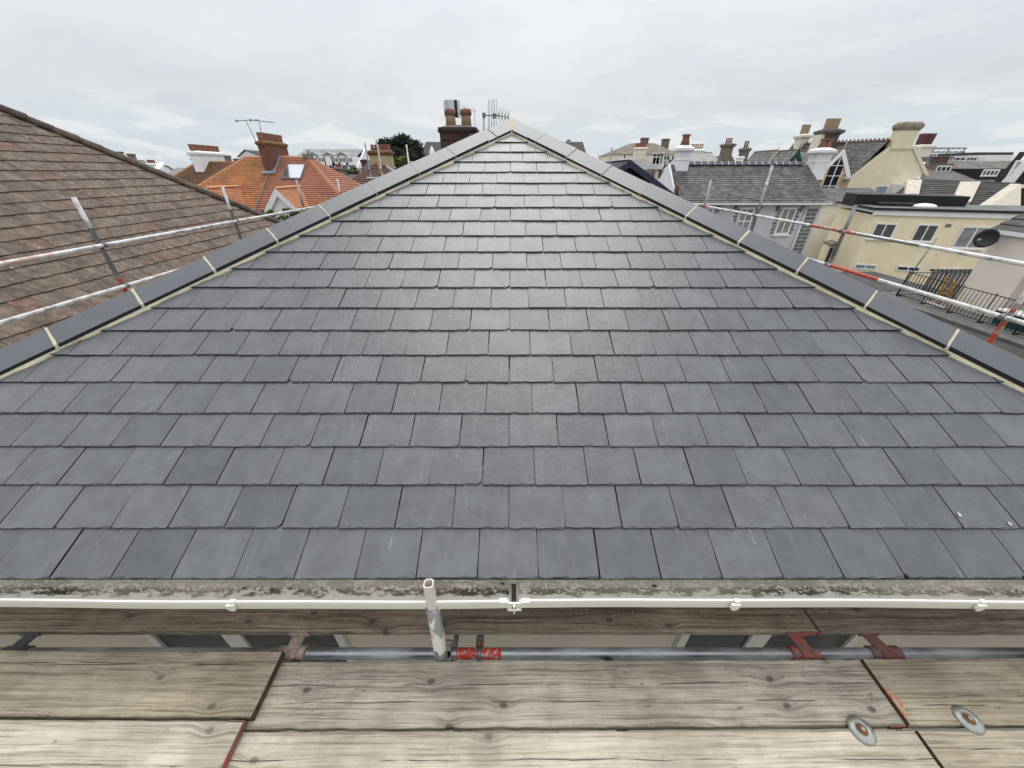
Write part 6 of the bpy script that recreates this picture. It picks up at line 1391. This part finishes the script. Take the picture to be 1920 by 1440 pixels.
# --- beige house corner, terrace, railings
XW, ZTER = 16.4, CAMZ - 4.3
be = thing('beige_house', (19, 10, 0), 'pinkish beige house wall with white gutter at the right edge of the view', 'house')
walls(be, [(XW, 11.6), (22, 11.6), (22, 13.0), (XW, 13.0)], 0, CAMZ - 1.74, M_beige); walls(be, [(XW + 1.0, 5), (22, 5), (22, 11.597), (XW + 1.0, 11.597)], 0, CAMZ - 1.745, M_beige, 'recessed_wall')
mb = MB(); mb.box(XW - .14, XW, 5, 13.1, CAMZ - 1.82, CAMZ - 1.70); mb.build('gutter', M_white, be)
slope(be, (V((XW - .1, 13.2, CAMZ - 1.72)), V((XW - .1, 5, CAMZ - 1.72)), V((19.5, 5, CAMZ + .3)), V((19.5, 13.2, CAMZ + .3))), 12, TDK, .03); mb = MB(); mb.prism([(XW, 13.0, CAMZ - 1.75), (22, 13.0, CAMZ - 1.75), (19.5, 13.0, CAMZ + .25)], (0, -.2, 0)); mb.build('gable', M_beige, be)
window(be, (XW + 1.0, 11.4, 0), V((0, -1, 0)), V((-1, 0, 0)), .35, 1.9, ZTER + .55, ZTER + 2.1, 2, 1, M_white, M_glassb, .08)
ds = thing('satellite_dish', (XW - .25, 13.15, CAMZ - 2.1), 'dark satellite dish on the corner of the beige house', 'satellite dish')
dc = at(1850, 447, X=15.93); ax_ = V((-.95, -.26, .16)).normalized(); mb = MB(); mb.lathe(dc, [(.02, -.07), (.13, -.05), (.23, -.02), (.29, .012), (.294, .02), (.23, -.01), (.13, -.038), (.02, -.055)], 28, axis=ax_); mb.build('reflector', plain('dark dish', (.018, .020, .026), .45), ds)
mb = MB(); fe = dc + ax_ * .38 + V((0, 0, -.08)); mb.tube(dc + V((0, 0, -.26)) + ax_ * .02, fe, .012, 6); mb.tube(fe, fe + ax_ * -.09, .035, 10); mb.tube(dc - ax_ * .08, V((XW, 12.85, dc.z - .1)), .025, 8); mb.build('feed_arm', M_galv, ds)
ex = thing('flat_roofed_extension', (14, 12, 0), 'dark flat roofed extension below the railings', 'extension')
walls(ex, [(8.2, 6.5), (XW - .01, 6.5), (XW - .01, 14.25), (8.2, 14.25)], 0, ZTER - .18, M_cream2); mb = MB(); mb.box(8.1, XW - .004, 6.4, 14.31, ZTER - .177, ZTER - .10); mb.build('roof_felt', M_dkroof, ex)
mb = MB(); mb.box(14.7, XW - .003, 7.0, 14.3, ZTER - .098, ZTER); mb.build('terrace_deck', plain('terrace paving', (.12, .115, .11), .85, .25, 2, .2, 30), ex)
mb = MB(); mb.box(10.5, 21.2, 14.32, 21.3, 0, CAMZ - 5.05); mb.build('lower_flat_roof', plain('dark grey felt', (.05, .05, .052), .8, .35, 1.0, .3, 20, stain=(.15, .15, .15), samt=.5, sscale=(1, 1, 1)), ex)
mb = MB(); mb.box(12.0, 20.5, 16.2, 16.5, CAMZ - 5.047, CAMZ - 4.85); mb.box(12.6, 15.9, 17.6, 18.6, CAMZ - 5.047, CAMZ - 4.98); mb.build('roof_kerb', M_felt, ex)
mb = MB(); mb.box(XW + .01, 19.0, 14.3, 14.34, ZTER + .92, ZTER + 1.0); scr = mb.build('louvred_screen', M_dkroof, ex)
for k in range(13): mb = MB(); mb.box(XW + .1 + k * .18, XW + .2 + k * .18, 14.26, 14.297, ZTER + .05, ZTER + 1.0); mb.build('slat', M_greyd, scr)
rl = thing('balcony_railing', (15.4, 11, ZTER), 'black iron railing round the terrace with thin upright bars', 'railing')
def rail_run(a, b, n, posts):
    a, b = V(a), V(b); mb = MB(); 
    for z in (.08, .92): mb.obox((a + b) / 2 + V((0, 0, z)), (b - a) / 2 + V((.001, 0, 0)), V((.0, .018, 0)) if abs((b - a).x) > .5 else V((.018, 0, 0)), V((0, 0, .010)))
    mb.build('handrail', M_iron, rl)
    for k in range(n + 1):
        p = lerp(a, b, k / n); big = k % posts == 0; mb = MB(); mb.tube(p + V((0, 0, 0 if big else .08)), p + V((0, 0, .98 if big else .92)), .018 if big else .0085, 6); mb.build('post' if big else 'baluster', M_iron, rl)
        if big: mb = MB(); mb.box(p.x - .02, p.x + .22, p.y - .02, p.y + .02, p.z + .002, p.z + .03); mb.build('foot', M_iron, rl)
rail_run((15.42, 14.1, ZTER), (15.25, 8.2, ZTER), 48, 8); rail_run((15.42, 14.12, ZTER), (18.2, 14.0, ZTER), 20, 10)
dp = at(1757, 446, Y=14.2); mb = MB(); mb.tube((15.47, 14.2, ZTER), dp, .022, 8); tag(mb.build('washing_line_post', M_tubed), 'thin grey post leaning above the far corner of the railing', 'post')
# folding wooden chair
cp = V((15.85, 12.95, ZTER)); wc = thing('folding_chair', cp, 'folded wooden slatted chair standing behind the railing', 'chair'); M_oak = plain('varnished wood', (.40, .20, .045), .5, .2, 6)
for s_ in (-.24, .24):
    for (a, b) in (((-.28, 0), (.16, .95)), ((.30, 0), (-.20, .62))):
        mb = MB(); p, q_ = cp + V((s_ * .4 + a[0] * .3, s_ + a[0] * .9, a[1])), cp + V((s_ * .4 + b[0] * .3, s_ + b[0] * .9, b[1])); mb.obox((p + q_) / 2, (q_ - p) / 2, V((.016, 0, 0)), V((0, .028, 0))); mb.build('leg', M_oak, wc)
for k in range(3):
    z = .44 + k * .19; mb = MB(); mb.obox(cp + V((0, (z - .45) * .35, z)), V((.11, .26, 0)), V((.01, 0, 0)), V((0, 0, .022))); mb.build('slat', M_oak, wc)
mb = MB(); mb.obox(cp + V((-.2, -.1, .06)), V((.05, .36, 0)), V((.02, 0, 0)), V((0, 0, .02))); mb.build('foot_rail', M_white, wc)
gb = thing('green_planter', (15.95, 10.3, ZTER), 'long dark green trough behind the railing by the red footed pole', 'planter')
mb = MB(); x0, x1, y0, y1 = 15.75, 16.25, 9.4, 11.2; mb.hexa([(x0 + .05, y0 + .05, ZTER), (x1 - .05, y0 + .05, ZTER), (x1 - .05, y1 - .05, ZTER), (x0 + .05, y1 - .05, ZTER)], [(x0, y0, ZTER + .42), (x1, y0, ZTER + .42), (x1, y1, ZTER + .42), (x0, y1, ZTER + .42)]); mb.build('body', M_green, gb)
mb = MB(); mb.box(x0 - .03, x1 + .03, y0 - .03, y1 + .03, ZTER + .423, ZTER + .47); mb.build('rim', M_white, gb)
# --- plain cream houses that close the lower right and left gaps
fb = simple_house('rear_cream_house', 1540, 1700, 352, 384, 38, 8, TSG, M_cream2, 'cream house partly hidden behind the grey house and the flat roof')

# --- bird droppings on the slates
rg = random.Random(77)
for k, (px, py, sx) in enumerate(((1787, 968, .011), (1880, 985, .009))):
    X, s = on_roof(px, py); c = roofpt(X, s, .0285); n = 11; mb = MB(); pts = []
    for i in range(n):
        th = 2 * math.pi * i / n; r = sx * rg.uniform(.45, 1.1); pts.append(c + Vector((1, 0, 0)) * (r * .7 * math.cos(th)) + UP * (r * 1.2 * math.sin(th)))
    mb.prism(pts, NR * .0015); tag(mb.build('bird_dropping', plain('dried dropping', (.50, .49, .46), .8, .35, 120, .4, 200)), ('larger white bird dropping beside a slate joint at the lower right', 'smaller white bird dropping near the right edge of the slates')[k], 'dropping')
